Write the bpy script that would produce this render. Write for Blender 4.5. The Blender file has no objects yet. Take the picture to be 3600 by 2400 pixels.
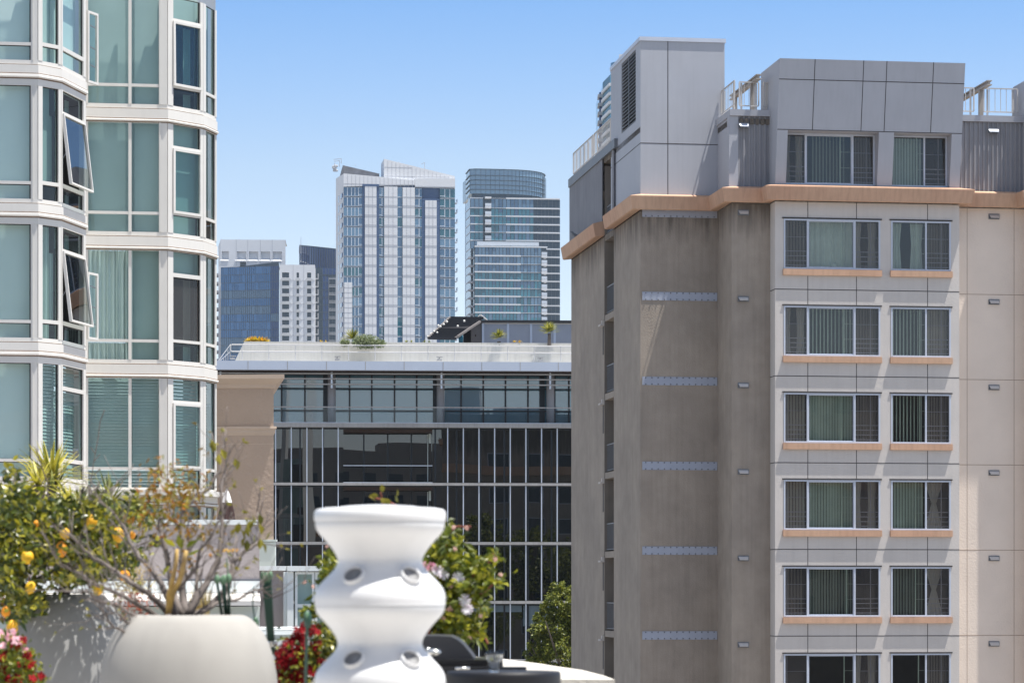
import bpy, math, random
from mathutils import Vector, Matrix
R = math.radians
random.seed(7)
scene = bpy.context.scene
COL = scene.collection

# ---------------------------------------------------------------- camera, world, sun
cd = bpy.data.cameras.new('camera'); cam = bpy.data.objects.new('camera', cd); COL.objects.link(cam)
scene.camera = cam
cam.location = (0, 0, 0); cam.rotation_euler = (R(90), 0, 0)
cd.sensor_width = 36; cd.lens = 100; cd.shift_y = 880/3600
cd.clip_start = 0.3; cd.clip_end = 8000
cd.dof.use_dof = True; cd.dof.focus_distance = 130; cd.dof.aperture_fstop = 7.1; cd.dof.aperture_blades = 9
world = bpy.data.worlds.new("World"); scene.world = world; world.use_nodes = True
wn = world.node_tree
sky = wn.nodes.new('ShaderNodeTexSky'); sky.sky_type = 'NISHITA'; sky.sun_disc = False
SUN = Vector((0.294, -0.079, 1.0)).normalized()
sky.sun_elevation = math.asin(SUN.z); sky.sun_rotation = math.atan2(SUN.x, SUN.y)
sky.altitude = 0; sky.air_density = 1.0; sky.dust_density = 0.35; sky.ozone_density = 1.6
bg = wn.nodes['Background']; bg.inputs['Strength'].default_value = 0.10
# hand-set tint of the clear sky by elevation (deeper blue away from the horizon, overhead warmed and raised to lift shadows)
tc = wn.nodes.new('ShaderNodeTexCoord'); sx_ = wn.nodes.new('ShaderNodeSeparateXYZ'); wn.links.new(tc.outputs['Generated'], sx_.inputs[0])
rp = wn.nodes.new('ShaderNodeValToRGB'); wn.links.new(sx_.outputs[2], rp.inputs[0])
els = [(0, (1.04, 1.0, 1.16)), (.07, (1.06, .99, 1.07)), (.1, (1.10, .99, 1.0)), (.117, (1.08, .97, .97)), (.146, (1.0, .94, .95)), (.175, (.81, .87, .98)), (.204, (.62, .79, .99)), (.26, (.68, .78, .93)), (.5, (1.6, 1.27, 1.0))]
while len(rp.color_ramp.elements) < len(els): rp.color_ramp.elements.new(.5)
for e, (p_, c_) in zip(rp.color_ramp.elements, els): e.position = p_; e.color = (*[v/2 for v in c_], 1)
mm_ = wn.nodes.new('ShaderNodeVectorMath'); mm_.operation = 'MULTIPLY'; wn.links.new(sky.outputs[0], mm_.inputs[0]); wn.links.new(rp.outputs[0], mm_.inputs[1])
m2_ = wn.nodes.new('ShaderNodeVectorMath'); m2_.operation = 'SCALE'; m2_.inputs['Scale'].default_value = 2.0; wn.links.new(mm_.outputs[0], m2_.inputs[0]); wn.links.new(m2_.outputs[0], bg.inputs['Color'])
ld = bpy.data.lights.new('sun', 'SUN'); ld.energy = 5.0; ld.angle = R(0.5); ld.color = (1.0, 0.965, 0.905)
lo = bpy.data.objects.new('sun', ld); COL.objects.link(lo)
lo.rotation_euler = (-SUN).to_track_quat('-Z', 'Y').to_euler()
scene.view_settings.view_transform = 'Standard'; scene.view_settings.look = 'None'
scene.view_settings.exposure = 0.8; scene.view_settings.gamma = 1
scene.cycles.max_bounces = 7; scene.cycles.transparent_max_bounces = 12
scene.cycles.use_denoising = True
F0 = 10000.0; CX = 1800.0; HY = 2080.0
def P(px, py, Y): return Vector(((px-CX)/F0*Y, Y, (HY-py)/F0*Y))

# ---------------------------------------------------------------- materials
MATS = {}
def _mat(name):
    m = bpy.data.materials.new(name); m.use_nodes = True; MATS[name] = m
    return m, m.node_tree, m.node_tree.nodes['Principled BSDF']
def lin(c):
    return tuple((x/12.92 if x <= .04045 else ((x+.055)/1.055)**2.4) for x in [v/255 for v in c])
def surf(name, col, rough=.8, var=.12, scale=1.5, streak=0, stretch=(1,1,1), bump=0, bscale=30, metal=0, spec=.4, col2=None, dirt=None, coat=0, trans=0):
    """painted / cast surface: base colour broken up by two noises, optional vertical streaks, bump"""
    m, t, b = _mat(name); N = t.nodes; L = t.links
    b.inputs['Roughness'].default_value = rough; b.inputs['Metallic'].default_value = metal
    b.inputs['Specular IOR Level'].default_value = spec
    if coat: b.inputs['Coat Weight'].default_value = coat
    g = N.new('ShaderNodeNewGeometry')
    mp = N.new('ShaderNodeMapping'); mp.inputs['Scale'].default_value = stretch; L.new(g.outputs['Position'], mp.inputs[0])
    n1 = N.new('ShaderNodeTexNoise'); n1.inputs['Scale'].default_value = scale; n1.inputs['Detail'].default_value = 6; n1.inputs['Roughness'].default_value = .6
    L.new(mp.outputs[0], n1.inputs['Vector'])
    r = N.new('ShaderNodeMapRange'); r.inputs[1].default_value = .3; r.inputs[2].default_value = .7
    r.inputs[3].default_value = 1-var; r.inputs[4].default_value = 1+var; L.new(n1.outputs['Fac'], r.inputs[0])
    mul = N.new('ShaderNodeMix'); mul.data_type = 'RGBA'; mul.blend_type = 'MULTIPLY'; mul.inputs[0].default_value = 1
    c2 = col2 or col
    mx = N.new('ShaderNodeMix'); mx.data_type = 'RGBA'; mx.inputs[6].default_value = (*col, 1); mx.inputs[7].default_value = (*c2, 1)
    n2 = N.new('ShaderNodeTexNoise'); n2.inputs['Scale'].default_value = scale*.27; n2.inputs['Detail'].default_value = 3
    L.new(mp.outputs[0], n2.inputs['Vector']); rr = N.new('ShaderNodeMapRange'); rr.inputs[1].default_value = .35; rr.inputs[2].default_value = .65
    L.new(n2.outputs['Fac'], rr.inputs[0]); L.new(rr.outputs[0], mx.inputs[0])
    L.new(mx.outputs[2], mul.inputs[6]); L.new(r.outputs[0], mul.inputs[7])
    out = mul.outputs[2]
    if streak:
        mp2 = N.new('ShaderNodeMapping'); mp2.inputs['Scale'].default_value = (5, 5, .22); L.new(g.outputs['Position'], mp2.inputs[0])
        n3 = N.new('ShaderNodeTexNoise'); n3.inputs['Scale'].default_value = 1.6; n3.inputs['Detail'].default_value = 5; L.new(mp2.outputs[0], n3.inputs['Vector'])
        r3 = N.new('ShaderNodeMapRange'); r3.inputs[1].default_value = .45; r3.inputs[2].default_value = .75; r3.inputs[3].default_value = 1; r3.inputs[4].default_value = 1-streak
        L.new(n3.outputs['Fac'], r3.inputs[0])
        m3 = N.new('ShaderNodeMix'); m3.data_type = 'RGBA'; m3.blend_type = 'MULTIPLY'; m3.inputs[0].default_value = 1
        L.new(out, m3.inputs[6]); L.new(r3.outputs[0], m3.inputs[7]); out = m3.outputs[2]
    if dirt:   # run-off staining below a ledge at height dirt[0], fading over dirt[1] metres, strength dirt[2]
        sx = N.new('ShaderNodeSeparateXYZ'); L.new(g.outputs['Position'], sx.inputs[0])
        mp4 = N.new('ShaderNodeMapping'); mp4.inputs['Scale'].default_value = (3, 3, .3); L.new(g.outputs['Position'], mp4.inputs[0])
        n4 = N.new('ShaderNodeTexNoise'); n4.inputs['Scale'].default_value = 1.5; n4.inputs['Detail'].default_value = 6; L.new(mp4.outputs[0], n4.inputs['Vector'])
        r4 = N.new('ShaderNodeMapRange'); r4.inputs[1].default_value = dirt[0]-dirt[1]; r4.inputs[2].default_value = dirt[0]; L.new(sx.outputs[2], r4.inputs[0])
        a4 = N.new('ShaderNodeMath'); a4.operation = 'MULTIPLY'; L.new(r4.outputs[0], a4.inputs[0]); L.new(n4.outputs['Fac'], a4.inputs[1])
        r5 = N.new('ShaderNodeMapRange'); r5.inputs[1].default_value = .22; r5.inputs[2].default_value = .5; r5.inputs[3].default_value = 1; r5.inputs[4].default_value = 1-dirt[2]; L.new(a4.outputs[0], r5.inputs[0])
        m5 = N.new('ShaderNodeMix'); m5.data_type = 'RGBA'; m5.blend_type = 'MULTIPLY'; m5.inputs[0].default_value = 1
        L.new(out, m5.inputs[6]); L.new(r5.outputs[0], m5.inputs[7]); out = m5.outputs[2]
    L.new(out, b.inputs['Base Color'])
    if bump:
        nb = N.new('ShaderNodeTexNoise'); nb.inputs['Scale'].default_value = bscale; nb.inputs['Detail'].default_value = 4; L.new(g.outputs['Position'], nb.inputs['Vector'])
        bp = N.new('ShaderNodeBump'); bp.inputs['Strength'].default_value = min(1, bump); bp.inputs['Distance'].default_value = .02*max(1, bump)
        L.new(nb.outputs['Fac'], bp.inputs['Height']); L.new(bp.outputs[0], b.inputs['Normal'])
    if trans:
        tr = N.new('ShaderNodeBsdfTranslucent'); L.new(out, tr.inputs[0]); ms = N.new('ShaderNodeMixShader'); ms.inputs[0].default_value = trans
        L.new(b.outputs[0], ms.inputs[1]); L.new(tr.outputs[0], ms.inputs[2]); L.new(ms.outputs[0], N['Material Output'].inputs[0])
    return m
def glass(name, tint, refl=.12, body=None, warp=.0, wscale=.6, rough=.0, bodyfac=0.0):
    """window glass: tinted see-through mixed with a mirror layer; optional opaque dark body"""
    m, t, b = _mat(name); N = t.nodes; L = t.links
    N.remove(b)
    tr = N.new('ShaderNodeBsdfTransparent'); tr.inputs[0].default_value = (*tint, 1)
    base = tr
    if body is not None:
        d = N.new('ShaderNodeBsdfDiffuse'); d.inputs[0].default_value = (*body, 1)
        if bodyfac >= 1: base = d
        else:
            mm = N.new('ShaderNodeMixShader'); mm.inputs[0].default_value = bodyfac; L.new(tr.outputs[0], mm.inputs[1]); L.new(d.outputs[0], mm.inputs[2]); base = mm
    gl = N.new('ShaderNodeBsdfGlossy'); gl.inputs['Roughness'].default_value = rough; gl.inputs[0].default_value = (.95, .98, 1, 1)
    if warp:
        g = N.new('ShaderNodeNewGeometry'); n = N.new('ShaderNodeTexNoise'); n.inputs['Scale'].default_value = wscale; n.inputs['Detail'].default_value = 1
        L.new(g.outputs['Position'], n.inputs['Vector']); bp = N.new('ShaderNodeBump'); bp.inputs['Strength'].default_value = 1; bp.inputs['Distance'].default_value = warp
        L.new(n.outputs['Fac'], bp.inputs['Height']); L.new(bp.outputs[0], gl.inputs['Normal'])
    gi = N.new('ShaderNodeNewGeometry'); dp = N.new('ShaderNodeVectorMath'); dp.operation = 'DOT_PRODUCT'; L.new(gi.outputs['Incoming'], dp.inputs[0]); L.new(gi.outputs['Normal'], dp.inputs[1])
    ab = N.new('ShaderNodeMath'); ab.operation = 'ABSOLUTE'; L.new(dp.outputs['Value'], ab.inputs[0])
    om = N.new('ShaderNodeMath'); om.operation = 'SUBTRACT'; om.inputs[0].default_value = 1; L.new(ab.outputs[0], om.inputs[1])
    pw = N.new('ShaderNodeMath'); pw.operation = 'POWER'; pw.inputs[1].default_value = 5; L.new(om.outputs[0], pw.inputs[0])
    ad = N.new('ShaderNodeMath'); ad.operation = 'MULTIPLY_ADD'; ad.use_clamp = True; ad.inputs[1].default_value = 1-refl; ad.inputs[2].default_value = refl; L.new(pw.outputs[0], ad.inputs[0])
    ms = N.new('ShaderNodeMixShader'); L.new(ad.outputs[0], ms.inputs[0]); L.new(base.outputs[0], ms.inputs[1]); L.new(gl.outputs[0], ms.inputs[2])
    L.new(ms.outputs[0], N['Material Output'].inputs[0])
    return m
def leafmat(name, c1, c2, c3=None, scale=8, rough=.45, trans=.35, spec=.5):
    m, t, b = _mat(name); N = t.nodes; L = t.links
    g = N.new('ShaderNodeNewGeometry'); n = N.new('ShaderNodeTexNoise'); n.inputs['Scale'].default_value = scale; n.inputs['Detail'].default_value = 3
    L.new(g.outputs['Position'], n.inputs['Vector'])
    at = N.new('ShaderNodeMath'); at.operation = 'MULTIPLY_ADD'; at.inputs[1].default_value = .55; L.new(g.outputs['Random Per Island'], at.inputs[0])
    s = N.new('ShaderNodeMath'); s.operation = 'MULTIPLY'; s.inputs[1].default_value = .45; L.new(n.outputs['Fac'], s.inputs[0]); L.new(s.outputs[0], at.inputs[2])
    cr = N.new('ShaderNodeValToRGB'); cr.color_ramp.elements[0].color = (*c1, 1); cr.color_ramp.elements[1].color = (*(c3 or c2), 1)
    cr.color_ramp.elements[0].position = .15; cr.color_ramp.elements[1].position = .85
    e = cr.color_ramp.elements.new(.5); e.color = (*c2, 1)
    L.new(at.outputs[0], cr.inputs[0]); L.new(cr.outputs[0], b.inputs['Base Color'])
    b.inputs['Roughness'].default_value = rough; b.inputs['Specular IOR Level'].default_value = spec
    tr = N.new('ShaderNodeBsdfTranslucent'); L.new(cr.outputs[0], tr.inputs[0]); ms = N.new('ShaderNodeMixShader'); ms.inputs[0].default_value = trans
    L.new(b.outputs[0], ms.inputs[1]); L.new(tr.outputs[0], ms.inputs[2]); L.new(ms.outputs[0], N['Material Output'].inputs[0])
    return m

# ---------------------------------------------------------------- mesh helpers
class Fr:
    """facade frame: a runs left to right along the wall seen from outside, b runs into the building, z is up"""
    def __init__(s, p, q):
        s.p = Vector((p[0], p[1])); d = Vector((q[0]-p[0], q[1]-p[1])); s.len = d.length; s.u = d.normalized(); s.v = Vector((-s.u.y, s.u.x))
    def w(s, a, b, z): q = s.p + s.u*a + s.v*b; return Vector((q.x, q.y, z))
    def a(s, px, b=0):
        k = (px-CX)/F0; o = s.p + s.v*b
        return (k*o.y - o.x)/(s.u.x - k*s.u.y)
    def Y(s, a, b=0): return (s.p+s.u*a+s.v*b).y
    def z(s, px, py, b=0): return (HY-py)/F0*s.Y(s.a(px, b), b)
    def at(s, a, b=0): q = s.p+s.u*a+s.v*b; return (q.x, q.y)
WORLD = Fr((0, 0), (1, 0))
class MB:
    def __init__(s): s.v = []; s.f = []; s.sm = False
    def quad(s, *pts):
        i = len(s.v); s.v.extend([tuple(p) for p in pts]); s.f.append(tuple(range(i, i+len(pts))))
    def box(s, F, a0, a1, b0, b1, z0, z1, taper=0):
        i = len(s.v)
        for z, t in ((z0, 0), (z1, taper)):
            for a, b in ((a0+t, b0+t), (a1-t, b0+t), (a1-t, b1-t), (a0+t, b1-t)): s.v.append(tuple(F.w(a, b, z)))
        for f in ((0,1,5,4), (1,2,6,5), (2,3,7,6), (3,0,4,7), (4,5,6,7), (3,2,1,0)): s.f.append(tuple(i+k for k in f))
    def bar(s, p, q, r, r2=None, n=4):
        p = Vector(p); q = Vector(q); r2 = r if r2 is None else r2; s.tube([p, q], [r, r2], n)
    def tube(s, pts, rad, n=6, cap=True):
        pts = [Vector(p) for p in pts]; m = len(pts); i0 = len(s.v); prev = None
        for k, p in enumerate(pts):
            d = (pts[min(k+1, m-1)]-pts[max(k-1, 0)])
            if d.length < 1e-9: d = Vector((0, 0, 1))
            d.normalize()
            if prev is None:
                x = d.cross(Vector((0, 0, 1)));
                if x.length < .1: x = d.cross(Vector((1, 0, 0)))
            else: x = prev - d*prev.dot(d)
            x.normalize(); prev = x; y = d.cross(x)
            for j in range(n):
                t = 2*math.pi*(j+.5)/n; s.v.append(tuple(p + (x*math.cos(t)+y*math.sin(t))*rad[k]))
        for k in range(m-1):
            for j in range(n):
                a = i0+k*n+j; b = i0+k*n+(j+1) % n; s.f.append((a, b, b+n, a+n))
        if cap: s.f.append(tuple(i0+j for j in range(n))[::-1]); s.f.append(tuple(i0+(m-1)*n+j for j in range(n)))
    def lathe(s, c, prof, n=40, M=None, a0=0, a1=2*math.pi):
        c = Vector(c); i0 = len(s.v); full = abs(a1-a0-2*math.pi) < 1e-6; nn = n if full else n+1
        for r, z in prof:
            for j in range(nn):
                t = a0+(a1-a0)*j/n; p = Vector((r*math.cos(t), r*math.sin(t), z))
                if M is not None: p = M @ p
                s.v.append(tuple(c+p))
        for k in range(len(prof)-1):
            for j in range(n):
                a = i0+k*nn+j; b = i0+k*nn+((j+1) % nn); s.f.append((a, b, b+nn, a+nn))
    def holes(s, F, a0, a1, z0, z1, hs, depth=.12, b=0.0):
        """wall rectangle with rectangular openings and reveals"""
        A = sorted({a0, a1, *[h[0] for h in hs], *[h[1] for h in hs]}); Z = sorted({z0, z1, *[h[2] for h in hs], *[h[3] for h in hs]})
        A = [x for x in A if a0 <= x <= a1]; Z = [x for x in Z if z0 <= x <= z1]
        for i in range(len(A)-1):
            run = None
            for j in range(len(Z)-1):
                am = (A[i]+A[i+1])/2; zm = (Z[j]+Z[j+1])/2
                inside = any(h[0] < am < h[1] and h[2] < zm < h[3] for h in hs)
                if inside:
                    if run is not None: s.quad(F.w(A[i], b, run), F.w(A[i+1], b, run), F.w(A[i+1], b, Z[j]), F.w(A[i], b, Z[j])); run = None
                elif run is None: run = Z[j]
            if run is not None: s.quad(F.w(A[i], b, run), F.w(A[i+1], b, run), F.w(A[i+1], b, Z[-1]), F.w(A[i], b, Z[-1]))
        for h in hs: s.reveal(F, h, depth, b)
    def reveal(s, F, h, depth, b=0.0):
        x0, x1, y0, y1 = h; d = b+depth
        s.quad(F.w(x0, b, y0), F.w(x0, d, y0), F.w(x0, d, y1), F.w(x0, b, y1)); s.quad(F.w(x1, b, y0), F.w(x1, b, y1), F.w(x1, d, y1), F.w(x1, d, y0))
        s.quad(F.w(x0, b, y0), F.w(x1, b, y0), F.w(x1, d, y0), F.w(x0, d, y0)); s.quad(F.w(x0, b, y1), F.w(x0, d, y1), F.w(x1, d, y1), F.w(x1, b, y1))
    def room(s, F, h, b0, b1, e=.5):
        x0, x1, y0, y1 = h[0]-e*.3, h[1]+e*.3, h[2]-.3*e, h[3]+.2*e
        s.quad(F.w(x0, b1, y0), F.w(x1, b1, y0), F.w(x1, b1, y1), F.w(x0, b1, y1))
        s.quad(F.w(x0, b0, y0), F.w(x0, b0, y1), F.w(x0, b1, y1), F.w(x0, b1, y0)); s.quad(F.w(x1, b0, y0), F.w(x1, b1, y0), F.w(x1, b1, y1), F.w(x1, b0, y1))
        s.quad(F.w(x0, b0, y0), F.w(x0, b1, y0), F.w(x1, b1, y0), F.w(x1, b0, y0)); s.quad(F.w(x0, b0, y1), F.w(x1, b0, y1), F.w(x1, b1, y1), F.w(x0, b1, y1))
    def frame(s, F, a0, a1, z0, z1, w, b0, b1):
        """rectangular frame butt-jointed"""
        s.box(F, a0, a0+w, b0, b1, z0, z1); s.box(F, a1-w, a1, b0, b1, z0, z1)
        s.box(F, a0+w, a1-w, b0, b1, z0, z0+w); s.box(F, a0+w, a1-w, b0, b1, z1-w, z1)
    def sweep(s, pts, prof, cap=True):
        """sweep closed profile [(out, z)] along plan polyline, 'out' is to the right of travel (outside)"""
        P_ = [Vector((p[0], p[1])) for p in pts]; m = len(P_); i0 = len(s.v); k = len(prof)
        for i, p in enumerate(P_):
            d0 = (P_[i]-P_[i-1]).normalized() if i > 0 else (P_[1]-P_[0]).normalized()
            d1 = (P_[i+1]-P_[i]).normalized() if i < m-1 else d0
            n0 = Vector((d0.y, -d0.x)); n1 = Vector((d1.y, -d1.x)); n = (n0+n1).normalized(); sc = 1/max(.3, n.dot(n0))
            for o, z in prof: q = p+n*o*sc; s.v.append((q.x, q.y, z))
        for i in range(m-1):
            for j in range(k):
                a = i0+i*k+j; b = i0+i*k+(j+1) % k; s.f.append((a, a+k, b+k, b))
        if cap: s.f.append(tuple(i0+j for j in range(k))); s.f.append(tuple(i0+(m-1)*k+j for j in range(k))[::-1])
    def prism(s, poly, z0, z1):
        n = len(poly); i = len(s.v)
        for p in poly: s.v.append((p[0], p[1], z0))
        for p in poly: s.v.append((p[0], p[1], z1))
        for k in range(n): s.f.append((i+k, i+(k+1) % n, i+n+(k+1) % n, i+n+k))
        s.f.append(tuple(i+n+k for k in range(n))); s.f.append(tuple(i+k for k in range(n))[::-1])
    def ext(s, F, poly, b0, b1):
        """polygon in facade coordinates (a, z) given thickness from b0 to b1"""
        n = len(poly); i = len(s.v)
        for a, z in poly: s.v.append(tuple(F.w(a, b0, z)))
        for a, z in poly: s.v.append(tuple(F.w(a, b1, z)))
        for k in range(n): s.f.append((i+k, i+(k+1) % n, i+n+(k+1) % n, i+n+k))
        s.f.append(tuple(i+k for k in range(n))); s.f.append(tuple(i+n+k for k in range(n))[::-1])
    def blob(s, c, rx, ry, rz, n=10, m=7, M=None):
        pr = []
        for k in range(m+1):
            t = math.pi*k/m-math.pi/2; pr.append((math.cos(t)+1e-4, math.sin(t)))
        S = Matrix.Diagonal((rx, ry, rz)); s.lathe(c, pr, n, (M @ S) if M is not None else S)
    def build(s, name, mat, parent=None, smooth=False, loc=None, second=None):
        me = bpy.data.meshes.new(name)
        base = Vector((0, 0, 0))
        vs = s.v
        if parent is not None: base = Vector(parent.get('_w', (0, 0, 0)))
        elif loc is not None: base = Vector(loc)
        elif vs:
            xs = [v[0] for v in vs]; ys = [v[1] for v in vs]; base = Vector(((min(xs)+max(xs))/2, (min(ys)+max(ys))/2, min(v[2] for v in vs)))
        me.from_pydata([(v[0]-base.x, v[1]-base.y, v[2]-base.z) for v in vs], [], s.f)
        for m in (mat if isinstance(mat, (list, tuple)) else [mat]): me.materials.append(m if not isinstance(m, str) else MATS[m])
        if smooth: me.polygons.foreach_set('use_smooth', [True]*len(me.polygons))
        if second is not None: me.polygons.foreach_set('material_index', [0 if i < second else 1 for i in range(len(me.polygons))])
        me.update()
        o = bpy.data.objects.new(name, me); COL.objects.link(o)
        if parent is not None: o.parent = parent; o['_w'] = tuple(base)
        else: o.location = base; o['_w'] = tuple(base)
        return o
def tag(o, label, cat, group=None, kind=None):
    if label: o['label'] = label
    if cat: o['category'] = cat
    if group: o['group'] = group
    if kind: o['kind'] = kind
    return o
def thing(name, label, cat, loc, group=None):
    o = bpy.data.objects.new(name, None); COL.objects.link(o); o.location = loc; o['_w'] = tuple(loc); o.empty_display_size = .1
    return tag(o, label, cat, group)
rnd = random.uniform
# ---------------------------------------------------------------- palette
surf('conc_dark', (.37, .315, .262), .9, .09, 1.6, streak=.12, bump=.5, bscale=22, col2=(.315, .27, .228), dirt=(13.8, 2.2, .55), spec=.2)
surf('conc_bay', (.575, .535, .50), .88, .05, .7, streak=.05, bump=.22, bscale=14, spec=.25)
surf('conc_beige', (.74, .635, .545), .88, .05, .6, bump=.4, bscale=16, spec=.25)
surf('panel_grey', (.40, .41, .45), .62, .05, .5, streak=.05, spec=.35, col2=(.42, .43, .465))
surf('corrugated', (.27, .27, .29), .6, .10, .8, metal=.0, streak=.12, spec=.45)
surf('orange', (.56, .365, .25), .85, .08, 1.2, streak=.15, bump=.2, spec=.2, col2=(.54, .33, .225))
surf('frame_grey', (.52, .56, .64), .45, .04, 2, spec=.5)
surf('plate', (.36, .39, .47), .5, .06, 3, spec=.5)
surf('dark_joint', (.06, .055, .055), .9, .05)
surf('interior', (.07, .06, .055), .9, .3, .8)
surf('interior_light', (.30, .28, .25), .9, .2, .8)
surf('blind', (.55, .58, .50), .8, .08, 2)
surf('blind_dark', (.30, .30, .26), .8, .08, 2)
surf('curtain', (.62, .64, .58), .9, .1, 2)
surf('screen_mesh', (.10, .095, .09), .8, .1, 2)
surf('niche_shade_tone', (.20, .175, .15), .9, .12, 1, streak=.1); surf('joint_beige', (.34, .25, .19), .9, .05); surf('davit_paint', (.36, .33, .30), .6, .1)
surf('rail_white', (.52, .50, .48), .55, .05, 2)
surf('rail_grey', (.16, .17, .19), .5, .1, 2)
surf('white_paint', (.70, .675, .63), .45, .03, 1.2, streak=.04, spec=.45)
surf('white_frame', (.66, .64, .60), .4, .03, 2, streak=.03, spec=.5)
surf('gasket', (.012, .012, .013), .5, .1)
surf('rust_line', (.22, .14, .09), .9, .3, 3)
surf('shade_cloth', (.66, .725, .68), .9, .03, 1)
surf('shade_mid', (.35, .435, .405), .9, .05, 1)
surf('shade_dark', (.13, .17, .19), .9, .2, .8)
glass('glass_green', (.60, .655, .625), .07, warp=.004, wscale=.5)
glass('glass_screen', (.60, .57, .55), .04, body=(.16, .15, .145), bodyfac=.22)
glass('glass_teal', (.84, .93, .94), .05, warp=.003, wscale=.4)
glass('glass_side', (.72, .84, .84), .06, warp=.006, wscale=.35)
glass('glass_awning', (.45, .52, .50), .15, warp=.004, wscale=.5)

# ================================================================ RIGHT BUILDING
U = Vector((.99, .141)).normalized(); V = Vector((-U.y, U.x))
B0 = Vector((9.25, 100.0))
def pt(o, u, v): q = o+U*u+V*v; return (q.x, q.y)
B1 = B0+U*6.69; B2 = B1+V*.74; E1 = B2+U*2.63; E2 = E1-V*.74; E3 = E2+U*7
R0 = B0+V*.74; R1 = R0-U*1.39; R2 = R1+V*2.36; R3 = R2-U*2.84
N1 = R3+V*5.42; N2 = R3+V*7.48; L0 = R3+V*15.4
GZ = -17.0
rb = thing('apartment_building', 'stepped tan and grey concrete apartment building with orange cornice and rows of sliding windows', 'building', (B0.x, B0.y, GZ))
ZC0, ZC1 = 13.72, 14.22       # cornice bottom / top
ROOF = 17.05
Ff = Fr(B0, B1)               # window bay face
FL = Fr(L0, R3)               # long left side
Fn = Fr(R3, R2); Fs = Fr(R2, R1); Fr1 = Fr(R1, R0); Fb = Fr(R0, B0); Fe = Fr(B2, E1); Fe2 = Fr(E2, E3)
# windows of the bay, row tops in photo pixels
ROWY = [(768+305*k, 947+305*k) for k in range(6)]
HB, HS = [], []
for k, (yt, yb) in enumerate(ROWY):
    zt = Ff.z(2920, yt+3); zb = Ff.z(2920, yb)
    HB.append((Ff.a(2755), Ff.a(3095), zb, zt)); HS.append((Ff.a(3132), Ff.a(3343), zb, zt))
m = MB(); m.holes(Ff, 0, Ff.len, GZ, ZC0, HB+HS, .16)
m.quad(Fb.w(0, 0, GZ), Fb.w(Fb.len, 0, GZ), Fb.w(Fb.len, 0, ZC0), Fb.w(0, 0, ZC0))
Fbr = Fr(B1, B2); m.quad(Fbr.w(0, 0, GZ), Fbr.w(Fbr.len, 0, GZ), Fbr.w(Fbr.len, 0, ZC0), Fbr.w(0, 0, ZC0))
bay = m.build('bay_wall', 'conc_bay', rb)
m = MB(); m.holes(Fe, 0, Fe.len, GZ, ZC0, []); m.holes(Fr(E1, E2), 0, .74, GZ, ZC0, []); m.holes(Fe2, 0, 7, GZ, ZC0, [])
m.build('beige_wall', 'conc_beige', rb)
m = MB(); aN1 = FL.a(2158); aN2 = FL.a(2125); aN1 = FL.len-5.42; aN2 = FL.len-7.48
m.holes(FL, 0, aN2, GZ, ZC0, []); m.holes(FL, aN1, FL.len, GZ, ZC0, [])
nm = MB(); nm.quad(FL.w(aN2, 0.005, GZ), FL.w(aN2, 1.7, GZ), FL.w(aN2, 1.7, ROOF-.6), FL.w(aN2, 0.005, ROOF-.6)); nm.build('niche_wall', 'niche_shade_tone', rb)  # jamb coloured darker to stand in for shade inside the niche
m.quad(FL.w(aN1, 0, GZ), FL.w(aN1, 0, ROOF-.6), FL.w(aN1, 1.7, ROOF-.6), FL.w(aN1, 1.7, GZ)); m.quad(FL.w(aN2, 1.7, GZ), FL.w(aN1, 1.7, GZ), FL.w(aN1, 1.7, ROOF-.6), FL.w(aN2, 1.7, ROOF-.6))
for F in (Fn, Fs, Fr1): m.holes(F, 0, F.len, GZ, ZC0, [])
Fbk = Fr(E3, E3+V*15); m.holes(Fbk, 0, 15, GZ, ZC0, []); Fbb = Fr(E3+V*15, L0); m.holes(Fbb, 0, Fbb.len, GZ, ROOF-.1, [])
m.build('concrete_wall', 'conc_dark', rb)
# grooves (cast joints): thin recessed-looking strips proud 3 mm
g = MB(); g2 = MB()
for k in range(-1, 6):
    y = 1016+304.6*k
    if k < 0: continue
    z = Ff.z(2740, y); g.box(Ff, 0, Ff.len, -.004, .01, z-.014, z+.014); g.box(Fb, 0, Fb.len, -.004, .01, z-.014, z+.014)
    g2.box(Fe, 0.0, Fe.len, -.004, .01, z-.010, z+.010)
tops = [ZC0]+[h[2] for h in HB]
for k in range(6):
    z1 = (ZC0 if k == 0 else HB[k-1][2]-.24); z0 = HB[k][3]+.03
    for px, in ((2840,), (3011,)): a = Ff.a(px); g.box(Ff, a-.012, a+.012, -.003, .01, z0, z1)
    a = Ff.a(3261); g.box(Ff, a-.012, a+.012, -.003, .01, z0, z1)
for px in (3400, 3565): a = Fe.a(px); g2.box(Fe, a-.009, a+.009, -.003, .01, GZ, ZC0)
g2.build('wall_joint', 'joint_beige', rb); g.build('wall_joint', 'dark_joint', rb)
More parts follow.
